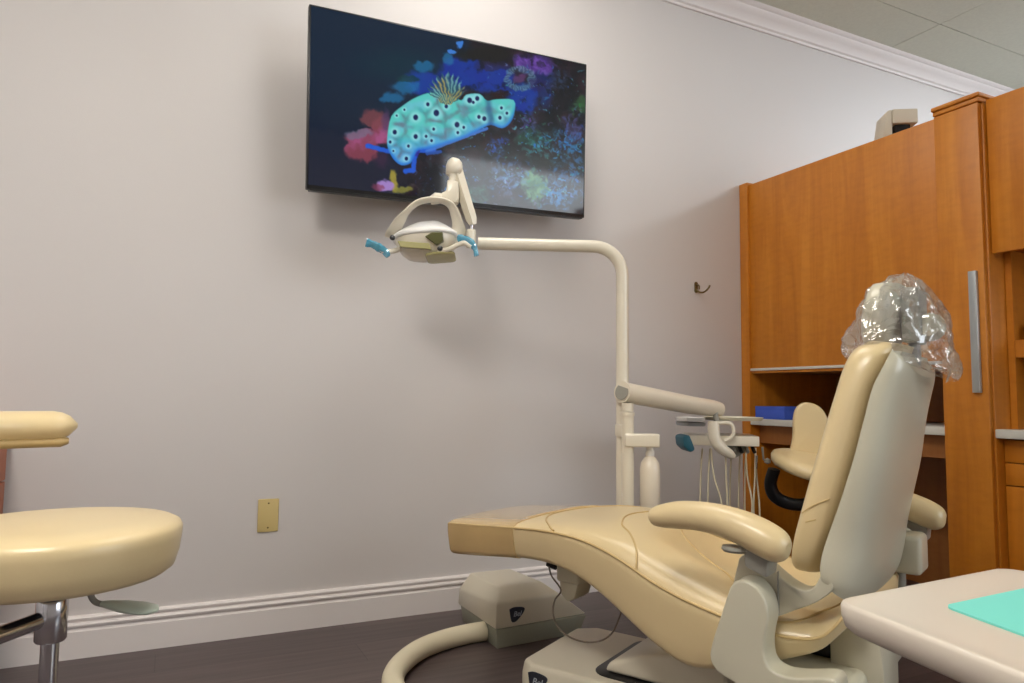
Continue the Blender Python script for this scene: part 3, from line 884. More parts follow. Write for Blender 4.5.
# pedestal cover: left flank at x=-.21, front at y=+.24 in its own turned frame
TBm = MB()
b0 = [(-.190, -.46), (-.190, .235), (-.165, .272), (.150, .285), (.195, .235), (.195, -.46)]
ring0 = [(x, y, 0.0) for x, y in b0]
ring1 = [(x, y, .085) for x, y in b0]
ring2 = [(x * .975, y * .985, .112) for x, y in b0]
ring3 = [(x * .94, y * .965, .120) for x, y in b0]
base = TBm.loft([ring0, ring1, ring2, ring3], T=Tb, bev=.006).build('base_cover', M['plastic_tan'], ch)
MB().prism(rrect(-.150, .17, -.30, .075, .05), 'z', .116, .1225, .002, T=Tb).build('lift_slot_dark', M['black'], ch)  # black plate drawn for the dark inside the slot
MB().prism([(-.28, .123), (.045, .123), (.030, .150), (-.06, .185), (-.25, .235), (-.28, .235)], 'x', -.125, .155, .012, 3, T=Tb).build('lift_cover', M['plastic_tan'], ch)
# rear mechanism covers below the backrest
MB().prism([(-.20, .225), (-.158, .262), (-.158, .345), (-.176, .358), (-.255, .350), (-.262, .28), (-.262, .215)], 'x', -.12, .02, .006, 2).build('rear_cover', M['plastic'], ch)
MB().box(-.02, .24, -.215, -.155, .12, .222, .008).build('lift_link', M['plastic_grey'], ch)
MB().box(-.10, .20, -.185, -.05, .277, .312, .004).build('seat_pan', M['black'], ch)
MB().box(.145, .24, -.292, -.22, .425, .515, .012, 3).build('recline_motor_cover', M['plastic'], ch)
MB().tube([(.205, -.235, .36), (.205, -.235, .43)], .013, 14).build('cable_sleeve', M['plastic_grey'], ch)
# connector under the legrest with its cable
cn = MB()
cn.box(-.05, .05, .525, .605, .300, .395, .010, 3)
cn.prism([(.535, .3005), (.60, .3005), (.595, .262), (.570, .245), (.545, .262)], 'x', -.040, .040, .006)
cn = cn.build('junction_block', M['plastic'], ch)
MB().tube([(-.045, .606, .338), (-.050, .635, .346)], .008, 10).build('plug', M['black'], cn)
cab = [(-.05, .630, .342), (-.09, .590, .325), (-.12, .537, .302), (-.12, .557, .271), (-.12, .563, .235), (-.12, .546, .201), (-.12, .506, .183), (-.12, .458, .181), (-.12, .411, .194), (-.12, .378, .219), (-.12, .357, .256), (-.10, .340, .33)]
MB().tube(cr(cab, 8), .0024, 8).build('cable', mat('cable_rubber', rgb(104, 92, 78), .5), ch)

def badge(parent, T, s=1.0):
    """dark rounded shield with pale script letters, drawn in x-z, facing -y"""
    P = [(-.030, .018), (-.012, .023), (.020, .020), (.031, .012), (.020, -.006), (.000, -.024), (-.012, -.028), (-.022, -.022)]
    P = [(a * s, b_ * s) for a, b_, in [p[:2] for p in cr(P + [P[0]], 4)[:-1]]]
    o = MB().prism(P, 'y', -.002, .001, .0006, 1, T).build('badge', M['navy'], parent)
    tcu = bpy.data.curves.new('lettering', 'FONT')
    tcu.body = 'Bel'; tcu.size = .025 * s; tcu.extrude = .0004; tcu.align_x = 'CENTER'; tcu.align_y = 'CENTER'; tcu.shear = .25
    to = bpy.data.objects.new('tmp_text', tcu); COL.objects.link(to)
    dg = bpy.context.evaluated_depsgraph_get()
    tm = bpy.data.meshes.new_from_object(to.evaluated_get(dg))
    bpy.data.objects.remove(to)
    tm.transform(T @ Matrix.Translation((.0, -.0026, -.001 * s)) @ Matrix.Rotation(PI / 2, 4, 'X'))
    tm.materials.clear(); tm.materials.append(M['badge_ink'])
    lo = bpy.data.objects.new('lettering', tm); COL.objects.link(lo); lo.parent = o
    return o
# flank badge on the pedestal (normal towards -x of the turned frame)
badge(ch, Tb @ Matrix.Translation((-.1905, .205, .080)) @ Matrix.Rotation(-PI / 2, 4, 'Z') @ Matrix.Rotation(rad(0), 4, 'X'))

# bag over the headrest
bag = bmesh.new()
nb, mb_ = 72, 56
BAGP = [(.872, .105, .052, -.326), (.892, .150, .086, -.300), (.92, .160, .098, -.290), (.96, .158, .096, -.288), (1.0, .154, .088, -.291), (1.03, .148, .076, -.294), (1.06, .126, .060, -.294), (1.085, .09, .038, -.297), (1.102, .045, .018, -.300), (1.110, .008, .004, -.302)]
BP = cr(BAGP, 8)
rows = []
for j, (z, ru, rv, cv) in enumerate(BP):
    row = []
    for i in range(nb):
        a = 2 * PI * i / nb
        n_ = noise.noise(Vector((math.cos(a) * 2.2, math.sin(a) * 2.2, z * 22))) * .011 + noise.noise(Vector((math.cos(a) * 6, math.sin(a) * 6, z * 50 + 4))) * .006
        fold = .006 * math.sin(a * 7 + z * 40)
        k = 1 + (n_ + fold) / max(.03, rv) * min(1, rv / .05)
        row.append(bag.verts.new((ru * k * math.copysign(abs(math.cos(a)) ** .8, math.cos(a)), cv + rv * k * math.copysign(abs(math.sin(a)) ** .85, math.sin(a)) + (-.12 * max(0, .92 - z) if math.sin(a) < 0 else .35 * max(0, .90 - z)), z + n_ * .5 + (.035 * max(0, .92 - z) / .055 * (1 + math.sin(a)) if z < .92 else 0))))
    rows.append(row)
for A_, B_ in zip(rows, rows[1:]):
    for i in range(nb):
        f = bag.faces.new((A_[i], A_[(i + 1) % nb], B_[(i + 1) % nb], B_[i])); f.smooth = True
me = bpy.data.meshes.new('plastic_cover'); bag.to_mesh(me); bag.free(); me.materials.append(M['bag'])
bo = bpy.data.objects.new('plastic_cover', me); COL.objects.link(bo)
bo.location = CH; bo.rotation_euler = (0, 0, A25)
tag(bo, 'crumpled clear plastic bag pulled over the headrest of the dental chair', 'plastic bag')

# ------------------------------------------------------------------ floor utility box and hose
ub = thing('utility_box', (1.0, 2.155, 0), 0, 'ivory and grey floor junction box at the foot of the chair', 'junction box')
bx = [(0, 0), (.37, .02), (.37, .42), (0, .42)]
MB().loft([[(.010, .008, 0), (.34, .03, 0), (.34, .31, 0), (.010, .31, 0)], [(.002, .002, .064), (.362, .022, .064), (.362, .318, .064), (.002, .318, .064)]], bev=.004).build('base', M['plastic_lowgrey'], ub)
lid = MB().loft([[(0, 0, .0645), (.368, .03, .0645), (.368, .32, .0645), (-.008, .32, .0645)],
                 [(.0, 0, .150), (.250, .012, .150), (.25, .32, .140), (-.004, .32, .120)],
                 [(.028, .045, .190), (.195, .055, .190), (.19, .295, .180), (.03, .295, .180)]], bev=.007).build('lid', M['plastic_tan'], ub)
badge(ub, Matrix.Translation((.078, .0025, .108)) @ Matrix.Rotation(rad(2), 4, 'Z'), .95)
hp = cr([(1.001, 2.250, .034), (.93, 2.247, .033), (.84, 2.225, .0325), (.74, 2.170, .0325), (.648, 2.070, .0325), (.598, 1.965, .0325), (.592, 1.86, .0325), (.650, 1.765, .0325), (.77, 1.705, .0325), (.905, 1.685, .034)], 26)
mbh = MB(); mbh.tube(hp, [.0315 - .0008 * (k % 2) for k in range(len(hp))], 20)
tag(mbh.build('corrugated_hose', M['hose'], ang=80), 'thick cream corrugated hose curving over the floor from the junction box', 'hose')

# ------------------------------------------------------------------ post with dental light
PL = (1.392, 2.000)
lt = thing('dental_light', (PL[0], PL[1], 0), 0, 'ivory dental operating light on a bent tube above the chair foot', 'dental light')
R_ = .1
dtx, dty = -.925, .380
ZT = 1.350
pa = [(0, 0, .855), (0, 0, 1.0), (0, 0, ZT - R_)]
for k in range(1, 9):
    a = rad(90 * k / 8); q = R_ * (1 - math.cos(a)); pa.append((dtx * q, dty * q, ZT - R_ + R_ * math.sin(a)))
pa.append((dtx * .50, dty * .50, ZT))
MB().tube(pa, .0215, 24, upv=(.380, .925, 0)).build('bent_tube', M['metal_paint'], lt, ang=50)
MB().tube([(0, 0, 0.375), (0, 0, .83)], .0215, 24).build('post', M['metal_paint'], lt)
MBR = [Vector((math.cos(A25) * u - math.sin(A25) * v, math.sin(A25) * u + math.cos(A25) * v, z)) + CH - Vector((PL[0], PL[1], 0)) for u, v, z in ((.375, .62, .395), (.27, .56, .390), (.14, .46, .380), (.10, .34, .352), (.10, .24, .318))]
MB().tube(cr([(0, 0, .396)] + [tuple(p) for p in MBR], 5), .018, 16).build('mounting_arm', M['metal_paint'], lt)
# lamp assembly in a frame facing the lens side: x right, y away, z up
LD = 2.40
def lf(px, py, d=LD, o=None): return at(px, py, d)
lo_ = at(425, 236, LD)
inv = Matrix.Translation(Vector((PL[0], PL[1], 0)))
Tl = Matrix.Translation(lo_ - Vector((PL[0], PL[1], 0))) @ Matrix.Rotation(-yaw, 4, 'Z')
k_ = LD / F_PX
def L2(px, py, y=0.0): return Vector(((px - 425) * k_, y, -(py - 236) * k_))
# stub on the tube end, spring arm, drop link
MB().tube([L2(471, 247), L2(471, 231)], .017, 20, T=Tl).lathe([(0, 0), (.017, 0), (.015, .006), (0, .008)], 20, Tl @ Matrix.Translation(L2(471, 231))).build('end_collar', M['metal_paint'], lt)
MB().tube([L2(471, 231), L2(471.5, 224)], .006, 12, T=Tl).build('swivel_pin', M['chrome'], lt)
sa = MB()
P0, P1 = L2(473, 224), L2(453, 163)
sa.tube([P0, P0.lerp(P1, .1), P0.lerp(P1, .5), P0.lerp(P1, .9), P1], [.012, .019, .021, .023, .023], 4, T=Tl, upv=(0, 1, 0), ell=1.0)
sa.build('spring_arm', M['metal_paint'], lt, ang=30)
MB().tube([L2(454, 157), L2(453.5, 160), L2(453, 165), L2(452.5, 173), L2(452.5, 174.5)], [.016, .025, .029, .027, .018], 20, T=Tl).build('arm_cap', M['metal_paint'], lt, ang=60)
MB().tube([L2(452, 173, -.01), L2(452, 188, -.01)], .0135, 14, T=Tl).build('drop_link', M['metal_paint'], lt)
MB().prism([((p[0] - 425) * k_, -(p[1] - 236) * k_) for p in ((447, 180), (458, 182), (459, 200), (456, 204), (446, 203), (440, 201), (441, 194), (446, 192))], 'y', -.03, .02, .006, 2, Tl).build('swivel_block', M['metal_paint'], lt)
MB().tube([L2(430, 202, -.02), L2(436, 199, -.018), L2(443, 198, -.012)], [.014, .020, .016], 16, T=Tl).build('swivel_knuckle', M['metal_paint'], lt)
# yoke: flat arched band
yk = [(393, 238, -.01), (396, 232, -.03), (405, 220, -.05), (416, 208, -.05), (428, 203, -.045), (442, 203, -.04), (451, 207, -.03), (456, 217, -.02), (458.5, 230, -.01), (457, 243, 0)]
yk = [L2(a, b_, c_) for a, b_, c_ in yk]
MB().tube(cr([tuple(v) for v in yk], 6), .0088, 12, ell=3.0, T=Tl, upv=(0, .0, 1)).build('yoke', M['metal_paint'], lt, ang=50)
# lamp head, lofted from base ring to domed top; x half width, y half depth
def oval(cx_, cy_, z, rx, ry, n=36, e=.75, sk=0.0):
    return [(cx_ + rx * math.copysign(abs(math.cos(a)) ** e, math.cos(a)), cy_ + ry * math.copysign(abs(math.sin(a)) ** e, math.sin(a)), z + sk * math.cos(a)) for a in [2 * PI * i / n for i in range(n)]]
tilt = Tl @ Matrix.Rotation(rad(-8), 4, 'X') @ Matrix.Rotation(rad(-5), 4, 'Y')
head = MB()
head.loft([oval(.002, 0, -.018, .106, .078), oval(.002, 0, -.014, .111, .083), oval(.002, 0, -.004, .110, .082), oval(.002, 0, .002, .104, .076), oval(.004, .0, .014, .088, .062), oval(.008, .0, .032, .062, .042), oval(.012, .0, .043, .042, .028), oval(.014, 0, .046, .018, .012)], T=tilt)
head.build('lamp_head', M['white'], lt, ang=60)
low = MB().loft([oval(.012, .01, -.078, .058, .040), oval(.008, .008, -.072, .074, .052), oval(.004, .004, -.054, .091, .066), oval(.002, 0, -.034, .099, .073), oval(.002, 0, -.0185, .102, .076)], T=tilt).build('lamp_shroud', M['metal_paint'], lt, ang=60)
MB().prism([((p[0] - 425) * k_, -(p[1] - 236) * k_) for p in ((401, 246), (432, 248), (434, 254), (404, 252))], 'y', -.0755, -.055, .002, 1, Tl).build('amber_window', M['amber'], low)
MB().prism([((p[0] - 425) * k_, -(p[1] - 236) * k_) for p in ((428, 242), (434, 238), (445, 237), (446, 246), (439, 250))], 'y', -.084, -.05, .002, 1, Tl).build('dark_window', M['dark_glass'], low)
MB().prism([(a, b_) for a, b_ in rrect(-.0, .10, -.05, .05, .02)], 'z', -.086, -.076, .006, 3, tilt).build('heat_shield', M['amber'], low)
for px_, py_ in ((397, 244), (443, 254)):
    MB().lathe([(0, 0), (.008, 0), (.009, .006), (.0, .008)], 16, Tl @ Matrix.Translation(L2(px_, py_, -.083)) @ rot_to((0, -1, 0))).build('pivot_screw', M['black'], low)
for pts in ([(402, 252, -.04), (394, 255, -.05), (387, 255, -.06), (381, 252, -.065), (374, 248, -.07)], [(440, 254, -.05), (450, 253, -.06), (459, 249, -.065), (466, 247, -.07), (473, 251, -.075)]):
    MB().tube(cr([tuple(L2(*p)) for p in pts], 6), .0085, 12, ell=.8, T=Tl).build('handle', M['metal_paint'], lt, ang=60)
# blue barrier film wrapped on both handles
def film(path, wd, label):
    P = cr([tuple(L2(*p)) for p in path], 7)
    rs_ = [wd * (0.95 + .10 * math.sin(i * .5) + .05 * math.sin(i * 1.3)) * (.6 + .4 * min(1, i / 3)) for i in range(len(P))]
    o = MB().tube(P, rs_, 10, ell=.5, upv=(0, -.6, .8), T=Matrix.Translation(lo_) @ Matrix.Rotation(-yaw, 4, 'Z')).build('barrier_film', M['blue_film'], ang=20)
    tag(o, label, 'plastic film')
film([(392, 261, -.058), (389, 256, -.060), (384, 253, -.066), (378, 250, -.07), (371, 248, -.074)], .016, 'wrinkled light blue film on the left handle of the dental light')
film([(459, 243, -.060), (465, 243, -.066), (471, 246, -.073), (476, 252, -.076), (478, 260, -.074)], .016, 'wrinkled light blue film on the right handle of the dental light')

# ------------------------------------------------------------------ delivery arm and tray head
dl = thing('delivery_unit', (PL[0], PL[1], 0), 0, 'ivory swing arm with instrument tray head and hanging hoses behind the chair', 'dental delivery unit')
o_dl = Vector((PL[0], PL[1], 0))
def D(px, py, d): return at(px, py, d) - o_dl
MB().tube([D(623.5, 392, 2.36), D(656, 398.5, 2.46), D(690, 405, 2.58), D(712, 408, 2.66), D(719, 409.5, 2.685)], [.034, .034, .033, .031, .028], 28).build('swing_arm', M['metal_paint'], dl, ang=60)
MB().tube([D(622.0, 391.8, 2.355), D(623.6, 392, 2.360)], .0355, 28).build('arm_collar', M['metal_paint'], dl)
MB().tube([D(621.6, 391.7, 2.3535), D(621.9, 391.8, 2.3545)], .028, 28).build('arm_opening_shade', M['plastic_grey'], dl)  # grey disc put in for the shadow inside the open tube end
# pivot column clamped in front of the post
pc = D(627.6, 450, 2.34); 
MB().tube([(pc.x, pc.y, .40), (pc.x, pc.y, .77)], .0205, 24).build('pivot_column', M['metal_paint'], dl)
MB().lathe([(0, .77), (.0235, .77), (.0235, .782), (.0, .784)], 24, Matrix.Translation((pc.x, pc.y, 0))).build('column_collar', M['metal_paint'], dl)
MB().tube([(pc.x, pc.y, .784), (pc.x, pc.y, .812)], .0195, 20).build('column_neck', M['metal_paint'], dl)
for zc_ in (.40, .70):
    MB().box(-.018, .012, .0, .05, zc_, zc_ + .04, .004, T=Matrix.Translation((pc.x, pc.y, 0))).build('column_clamp', M['metal_paint'], dl)
Th = Matrix.Translation((pc.x, pc.y, 0)) @ Matrix.Rotation(-yaw - rad(4), 4, 'Z')
MB().box(-.012, .103, -.030, .018, .668, .712, .006, 3, T=Th).build('bottle_holder', M['metal_paint'], dl)
bt = D(650, 480, 2.34) + o_dl
btl = thing('water_bottle', (bt.x, bt.y, 0), 0, 'milky plastic water bottle with white cap hanging from the post', 'bottle')
MB().lathe([(0, .40), (.030, .40), (.0335, .405), (.0335, .595), (.030, .615), (.020, .630), (.0125, .637), (.0125, .642), (0, .642)], 32).build('bottle_body', M['liquid_bottle'], btl, ang=60)
MB().lathe([(0, .638), (.0145, .638), (.0145, .655), (.012, .657), (.011, .6675), (0, .6675)], 24).build('bottle_cap', M['white'], btl)

# tray head
TD = 2.66
to_ = at(722, 440, TD)
Tt = Matrix.Translation(to_ - o_dl) @ Matrix.Rotation(-yaw, 4, 'Z')
kt = TD / F_PX
def T2(px, py, y=0.0): return Vector(((px - 722) * kt, y, -(py - 440) * kt))
def X(px): return (px - 722) * kt
def Z(py): return -(py - 440) * kt
MB().box(X(687), X(757), -.02, .20, Z(445.5), Z(435.5), .004, 2, Tt @ Matrix.Rotation(rad(-10), 4, 'Z')).build('control_housing', M['metal_paint'], dl)
for k in range(4):
    MB().tube([T2(734 + k * 6.5, 446, .02), T2(735 + k * 6.5, 452, .0)], .007, 10, T=Tt).build('instrument_holder', M['black' if k % 2 else 'plastic_grey'], dl)
MB().prism([(X(726), Z(445)), (X(752), Z(445)), (X(746), Z(453)), (X(738), Z(458)), (X(731), Z(455))], 'y', .02, .14, .004, 2, Tt).build('under_housing', M['plastic_grey'], dl)
# elbow horn in front of the housing
MB().tube([T2(711, 421, -.035), T2(711, 428, -.035), T2(711.5, 436, -.035), T2(714, 443, -.035), T2(720, 449, -.035), T2(727, 453, -.03), T2(731, 456, -.025)], [.019, .022, .0225, .022, .021, .018, .012], 20, T=Tt).build('tray_elbow', M['metal_paint'], dl, ang=60)
MB().tube([T2(713, 405, -.02), T2(714.5, 422, -.03)], .010, 14, T=Tt).build('arm_pivot', M['plastic_grey'], dl)
MB().tube(cr([tuple(T2(*p)) for p in ((716, 423, -.04), (722, 422.5, -.045), (727, 423.5, -.05), (729.5, 428, -.05), (729, 434, -.05), (726, 438, -.045), (722, 440, -.04))], 6), .007, 12, T=Tt).build('handle_loop', M['metal_paint'], dl, ang=60)
def tray(cx_, cy_, z, w, dpt, nm, m_):
    T = Tt @ Matrix.Translation((cx_, cy_, z))
    r_ = dpt * .48
    o = MB()
    o.loft([[(x * f_, y * f_, h) for x, y in rrect(-w / 2, w / 2, -dpt / 2, dpt / 2, r_, 8)] for f_, h in ((.94, 0), (1, .010), (1.01, .012), (.99, .012), (.93, .003))], T=T)
    return o.build(nm, m_, dl, ang=40)
tray(X(738), .06, Z(420.5), .22, .24, 'instrument_tray', M['plastic'])
tray(X(695), .06, Z(426.5), .11, .18, 'small_tray', M['steel'])
tray(X(695), .07, Z(421.5), .11, .18, 'small_tray', M['white'])
MB().prism([(X(682), Z(437)), (X(689), Z(435)), (X(695), Z(450)), (X(690), Z(453)), (X(683), Z(447))], 'y', -.01, .12, .008, 2, Tt).build('syringe_cover', M['teal_cover'], dl)
for k, (a, b_, c_, yy) in enumerate(((711, 721, 716, .0), (725.5, 726.5, 724, .0), (747, 753, 748, .02), (757, 754.5, 757, .02), (759, 762, 765, .04))):
    P = [T2(a, 448, yy), T2(a + .5 * (b_ - a) * .5, 475, yy), T2(b_, 503, yy), T2((b_ + c_) / 2, 530, yy + .02), T2(c_ - 8, 552, yy + .03), T2(c_ - 12, 530, yy + .06), T2(c_ - 10, 480, yy + .08), T2(c_ - 8, 450, yy + .08)]
    MB().tube(cr([tuple(p) for p in P], 7), .0034, 8, T=Tt).build('hose', M['hose'], dl, ang=70)
MB().tube([T2(756, 455, .0), T2(756, 468, .0)], [.006, .0035], 10, T=Tt).build('handpiece', M['chrome'], dl)
MB().tube([T2(765, 447, .03), T2(766, 459, .03), T2(769, 462, .03)], .004, 8, T=Tt).lathe([(0, -.012), (.012, -.006), (.012, .006), (0, .012)], 14, Tt @ Matrix.Translation(T2(770, 461, .03))).build('side_knob', M['plastic_grey'], dl)

# ------------------------------------------------------------------ assistant chair in front of the desk
AD = 2.60
ap = at(808, 452, AD)
ac = thing('assistant_chair', (ap.x, ap.y, 0), -yaw, 'cream shell assistant chair with black base in front of the desk', 'chair')
ka = AD / F_PX
def A2(px, py, y=0.0): return (((px - 808) * ka), y, ap.z - (py - 452) * ka)
# backrest: curved cream shell
def shell_pad(P, th, m_, nm, par):
    """P: grid of points rows x cols -> thick pad"""
    b = bmesh.new()
    rows_ = []
    for sgn in (0, 1):
        vv = []
        for i, r in enumerate(P):
            line = []
            for j, p in enumerate(r):
                # local normal
                pu = Vector(P[min(i + 1, len(P) - 1)][j]) - Vector(P[max(i - 1, 0)][j])
                pv = Vector(r[min(j + 1, len(r) - 1)]) - Vector(r[max(j - 1, 0)])
                n_ = pu.cross(pv)
                n_ = n_.normalized() if n_.length > 1e-9 else Vector((0, 0, 1))
                line.append(b.verts.new(Vector(p) + n_ * th * (sgn - .5)))
            vv.append(line)
        rows_.append(vv)
    F_, G_ = rows_
    R__, C__ = len(P), len(P[0])
    for i in range(R__ - 1):
        for j in range(C__ - 1):
            b.faces.new((F_[i][j], F_[i][j + 1], F_[i + 1][j + 1], F_[i + 1][j]))
            b.faces.new((G_[i][j], G_[i + 1][j], G_[i + 1][j + 1], G_[i][j + 1]))
    bd = [(i, 0) for i in range(R__)] + [(R__ - 1, j) for j in range(1, C__)] + [(i, C__ - 1) for i in range(R__ - 2, -1, -1)] + [(0, j) for j in range(C__ - 2, 0, -1)]
    for k in range(len(bd)):
        a, c_ = bd[k], bd[(k + 1) % len(bd)]
        b.faces.new((F_[a[0]][a[1]], F_[c_[0]][c_[1]], G_[c_[0]][c_[1]], G_[a[0]][a[1]]))
    mb = MB(); me_ = bpy.data.meshes.new('t'); b.to_mesh(me_); b.free(); mb.bm.from_mesh(me_); bpy.data.meshes.remove(me_)
    o = mb.build(nm, m_, par, ang=60)
    return o
bp2 = [(790, 458), (794, 440), (795, 420), (798, 409), (804, 403.5), (811, 403), (819, 406), (826, 414), (831, 430), (835, 458)]
bp2 = [p[:2] for p in cr(bp2, 4)]
Tbk = Matrix.Translation((.034, .09, 0)) @ Matrix.Rotation(rad(-14), 4, 'Z')
MB().prism([((a - 808) * ka, ap.z - (b_ - 452) * ka) for a, b_ in bp2], 'y', -.02, .02, .013, 4, Tbk).build('backrest', M['cream'], ac, ang=60)
# seat pad: rounded saddle
rings = []
sy = .02
for t, f_ in ((-.028, .80), (-.022, .94), (-.008, 1.0), (.010, 1.0), (.022, .95), (.028, .82), (.030, .5)):
    rings.append([(.155 * f_ * math.copysign(abs(math.cos(a)) ** .75, math.cos(a)) + .035, .15 * f_ * math.copysign(abs(math.sin(a)) ** .75, math.sin(a)) + .0, ap.z - .050 + t - .10 * (.155 * f_ * math.cos(a)) * 1.0 + .20 * (.15 * f_ * math.sin(a))) for a in [2 * PI * i / 36 for i in range(36)]])
MB().loft(rings).build('seat', M['cream'], ac, ang=60)
MB().tube(cr([A2(776, 470, .02), A2(774, 484, .04), A2(778, 496, .05), A2(790, 504, .06), A2(806, 506, .05), A2(820, 500, .04)], 6), .024, 12, ell=.6).build('tilt_housing', M['black'], ac, ang=60)
MB().tube([A2(818, 425, .14), A2(818, 440, .15), A2(816, 456, .13), A2(816, 475, .06)], .026, 10, ell=.5).build('back_support', M['black'], ac, ang=60)
zs_ = ap.z - .10
MB().tube([(.035, 0, zs_), (.035, 0, .08)], .026, 18).build('gas_column', M['black'], ac)
for k in range(5):
    a = 2 * PI * k / 5 + .3
    ex, ey = .035 + .25 * math.cos(a), .25 * math.sin(a)
    lg = MB().tube([(.035, 0, .095), (ex, ey, .065)], [.022, .014], 10).build('leg', M['black'], ac)
    MB().lathe([(0, -.011), (.022, -.011), (.025, -.006), (.025, .006), (.022, .011), (0, .011)], 18, Matrix.Translation((ex, ey, .025)) @ rot_to((math.cos(a + PI / 2), math.sin(a + PI / 2), 0))).build('caster', M['black'], lg)

# ------------------------------------------------------------------ near stool, left
s0 = at(57, 530, 1.08)
st = thing('operator_stool', (s0.x, s0.y, 0), -yaw, 'round cream leather stool with curved arm pad and chrome column at left', 'stool')
ks = 1.08 / F_PX
ZT_ = .628
prof = [(0, -.080), (.130, -.078), (.156, -.074), (.166, -.066), (.172, -.045), (.175, -.020), (.1755, -.008), (.172, -.001), (.162, .004), (.11, .008), (.0, .010)]
MB().lathe([(r_, ZT_ - .005 + z) for r_, z in prof], 64).build('seat', M['cream'], st, ang=60)
MB().lathe([(0, ZT_ - .105), (.03, ZT_ - .105), (.055, ZT_ - .092), (.055, ZT_ - .094 + .002), (0, ZT_ - .0925)], 24).build('seat_plate', M['black'], st)
MB().lathe([(0, .452), (.0195, .452), (.0215, .455), (.0215, .512), (.019, .516), (0, .516)], 32).build('hub', M['chrome'], st)
MB().tube([(0, 0, .10), (0, 0, .452)], .0125, 24).build('column', M['chrome'], st)
MB().tube(cr([(-.008, -.015, .487), (-.030, -.09, .484), (-.065, -.18, .482), (-.120, -.245, .50), (-.135, -.255, .60), (-.128, -.222, .735)], 8), .0125, 14).build('arm_support', M['chrome'], st, ang=60)
P = []
for k in range(25):
    kk = k / 24
    a = rad(117 + 132 * (kk + .5 * math.sin(2 * PI * kk) / -6.5))
    P.append((.245 * math.cos(a), .245 * math.sin(a), .0))
rr = [.004, .018, .0245] + [.027] * 19 + [.0245, .018, .004]
mbp = MB().tube([(x, y, .766) for x, y, z in P], rr, 20, ell=1.25, upv=(0, 0, 1)).build('arm_pad', M['cream'], st, ang=60)
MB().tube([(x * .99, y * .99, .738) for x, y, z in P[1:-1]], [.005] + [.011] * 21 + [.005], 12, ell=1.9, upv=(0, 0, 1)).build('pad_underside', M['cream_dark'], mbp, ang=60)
def S2(px, py, y=0.0): return ((px - 57) * ks, y, s0.z - (py - 530) * ks)
MB().tube(cr([S2(84, 588, .02), S2(88, 599, .02), S2(93, 604, .02), S2(101, 606, .02), S2(112, 609, .02)], 5), .0045, 10).build('lever_rod', M['plastic_grey'], st, ang=60)
pr_ = []
for t, w_, h_ in ((0, .006, .004), (.15, .011, .006), (.4, .017, .0075), (.7, .021, .007), (.9, .018, .005), (1, .004, .002)):
    c0 = Vector(S2(99, 605, .02)).lerp(Vector(S2(155, 611, .02)), t)
    pr_.append([(c0.x, c0.y + w_ * 1.2 * math.cos(a), c0.z + h_ * math.sin(a)) for a in [2 * PI * i / 16 for i in range(16)]])
MB().loft(pr_).build('lever_paddle', M['mint'], st, ang=60)
for k in range(5):
    a = 2 * PI * k / 5 + .9
    ex, ey = .27 * math.cos(a), .27 * math.sin(a)
    lg = MB().tube([(0, 0, .105), (ex, ey, .075)], [.024, .016], 12).build('leg', M['chrome'], st)
    MB().lathe([(0, -.012), (.026, -.012), (.030, -.006), (.030, .006), (.026, .012), (0, .012)], 20, Matrix.Translation((ex, ey, .030)) @ rot_to((math.cos(a + PI / 2), math.sin(a + PI / 2), 0))).build('caster', M['black'], lg)

# ------------------------------------------------------------------ drawer pedestal against the wall, left
pd_ = thing('drawer_pedestal', (-.672, 2.40, 0), 0, 'reddish wood drawer pedestal by the wall behind the stool', 'cabinet')
MB().box(-.22, .222, -.21, .21, .12, .664, .003).build('body', M['wood_red'], pd_)
MB().box(-.235, .245, -.225, .222, .6645, .685, .003).build('top', M['wood_red'], pd_)
for z0, z1 in ((.56, .658), (.455, .555), (.29, .45), (.125, .285)):
    d_ = MB().box(.2225, .240, -.205, .205, z0, z1, .002).build('drawer', M['wood_red'], pd_)
    MB().tube(cr([(.2405, -.17, (z0 + z1) / 2), (.252, -.165, (z0 + z1) / 2), (.254, -.12, (z0 + z1) / 2), (.254, -.09, (z0 + z1) / 2), (.252, -.045, (z0 + z1) / 2), (.2405, -.04, (z0 + z1) / 2)], 3), .004, 8).build('handle', M['chrome'], d_)
for x in (-.18, .18):
    for y in (-.17, .17):
        MB().lathe([(0, -.012), (.026, -.012), (.029, -.006), (.029, .006), (.026, .012), (0, .012)], 18, Matrix.Translation((x, y, .029)) @ rot_to((1, 0, 0))).tube([(x, y, .03), (x, y, .119)], .008, 8).build('caster', M['black'], pd_)

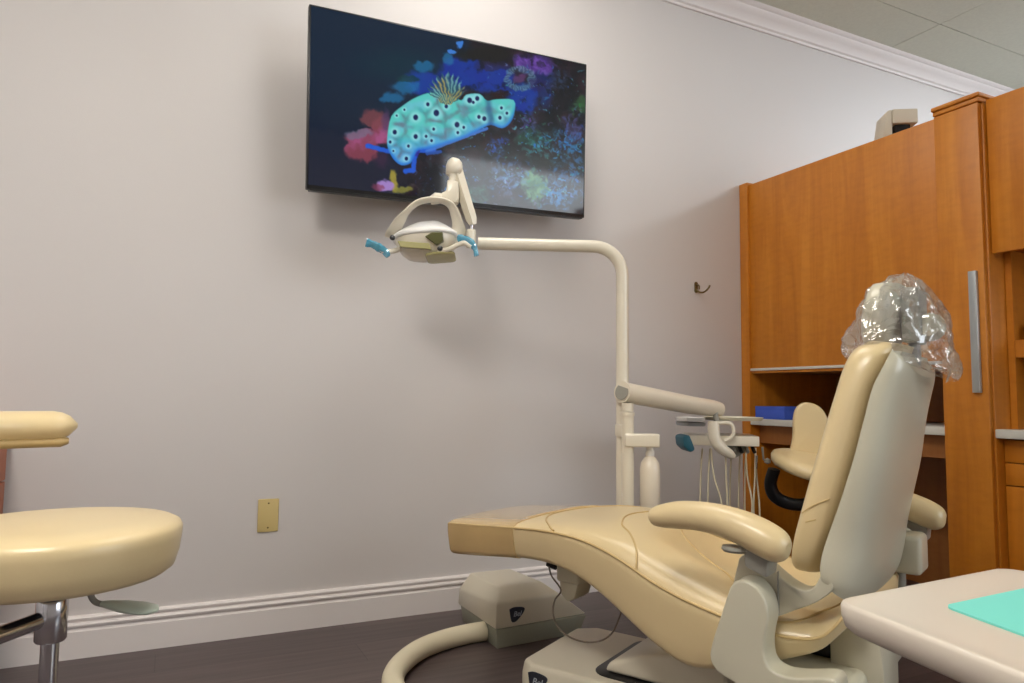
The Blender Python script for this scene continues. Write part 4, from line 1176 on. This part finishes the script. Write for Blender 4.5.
# ------------------------------------------------------------------ near tray, right
tr = thing('side_table', (.78, .33, 0), 0, 'cream plastic instrument table at the lower right corner', 'table')
o0 = Vector((.78, .33))
quadp = [(.612, .512), (.925, .527), (.985, .12), (.535, .10)]
def rpoly(P, r, n=6):
    out = []
    N = len(P)
    for i in range(N):
        p = Vector(P[i]); a = (Vector(P[i - 1]) - p).normalized(); b_ = (Vector(P[(i + 1) % N]) - p).normalized()
        for k in range(n + 1):
            t = k / n
            p0, p2 = p + a * r, p + b_ * r
            q = p0 * (1 - t) ** 2 + p * 2 * t * (1 - t) + p2 * t * t
            out.append((q.x - o0.x, q.y - o0.y))
    return out
pl = rpoly(quadp, .022)
def scl(P, f_): return [(x * f_, y * f_) for x, y in P]
zt = .63
MB().loft([[(x, y, zt - .030) for x, y in scl(pl, .955)], [(x, y, zt - .024) for x, y in scl(pl, .985)], [(x, y, zt - .014) for x, y in scl(pl, .998)], [(x, y, zt - .004) for x, y in scl(pl, 1.0)], [(x, y, zt - .001) for x, y in scl(pl, .992)], [(x, y, zt) for x, y in scl(pl, .982)], [(x, y, zt - .001) for x, y in scl(pl, .95)]]).build('table_top', M['tray'], tr, ang=50)
MB().tube([(.05, -.05, .03), (.05, -.05, zt - .0305)], .02, 20).build('column', M['plastic'], tr)
MB().lathe([(0, 0), (.17, 0), (.17, .018), (.03, .032), (0, .032)], 36, Matrix.Translation((.05, -.05, 0))).build('base', M['plastic'], tr)
pp_ = rpoly([(.692, .450), (.93, .458), (.93, .20), (.628, .20)], .012)
np_ = MB().prism(pp_, 'z', zt - .0008, zt + .0012, 0)
np_ = np_.build('paper_liner', M['teal_paper']); np_.location = (.78, .33, 0)
tag(np_, 'teal paper liner lying on the cream table at lower right', 'paper')

# faint added ambient fill; the closed room shuts it out
w = bpy.data.worlds.new('world'); scn.world = w; w.use_nodes = True
w.node_tree.nodes['Background'].inputs[0].default_value = (.9, .92, 1, 1)
w.node_tree.nodes['Background'].inputs[1].default_value = 0.2
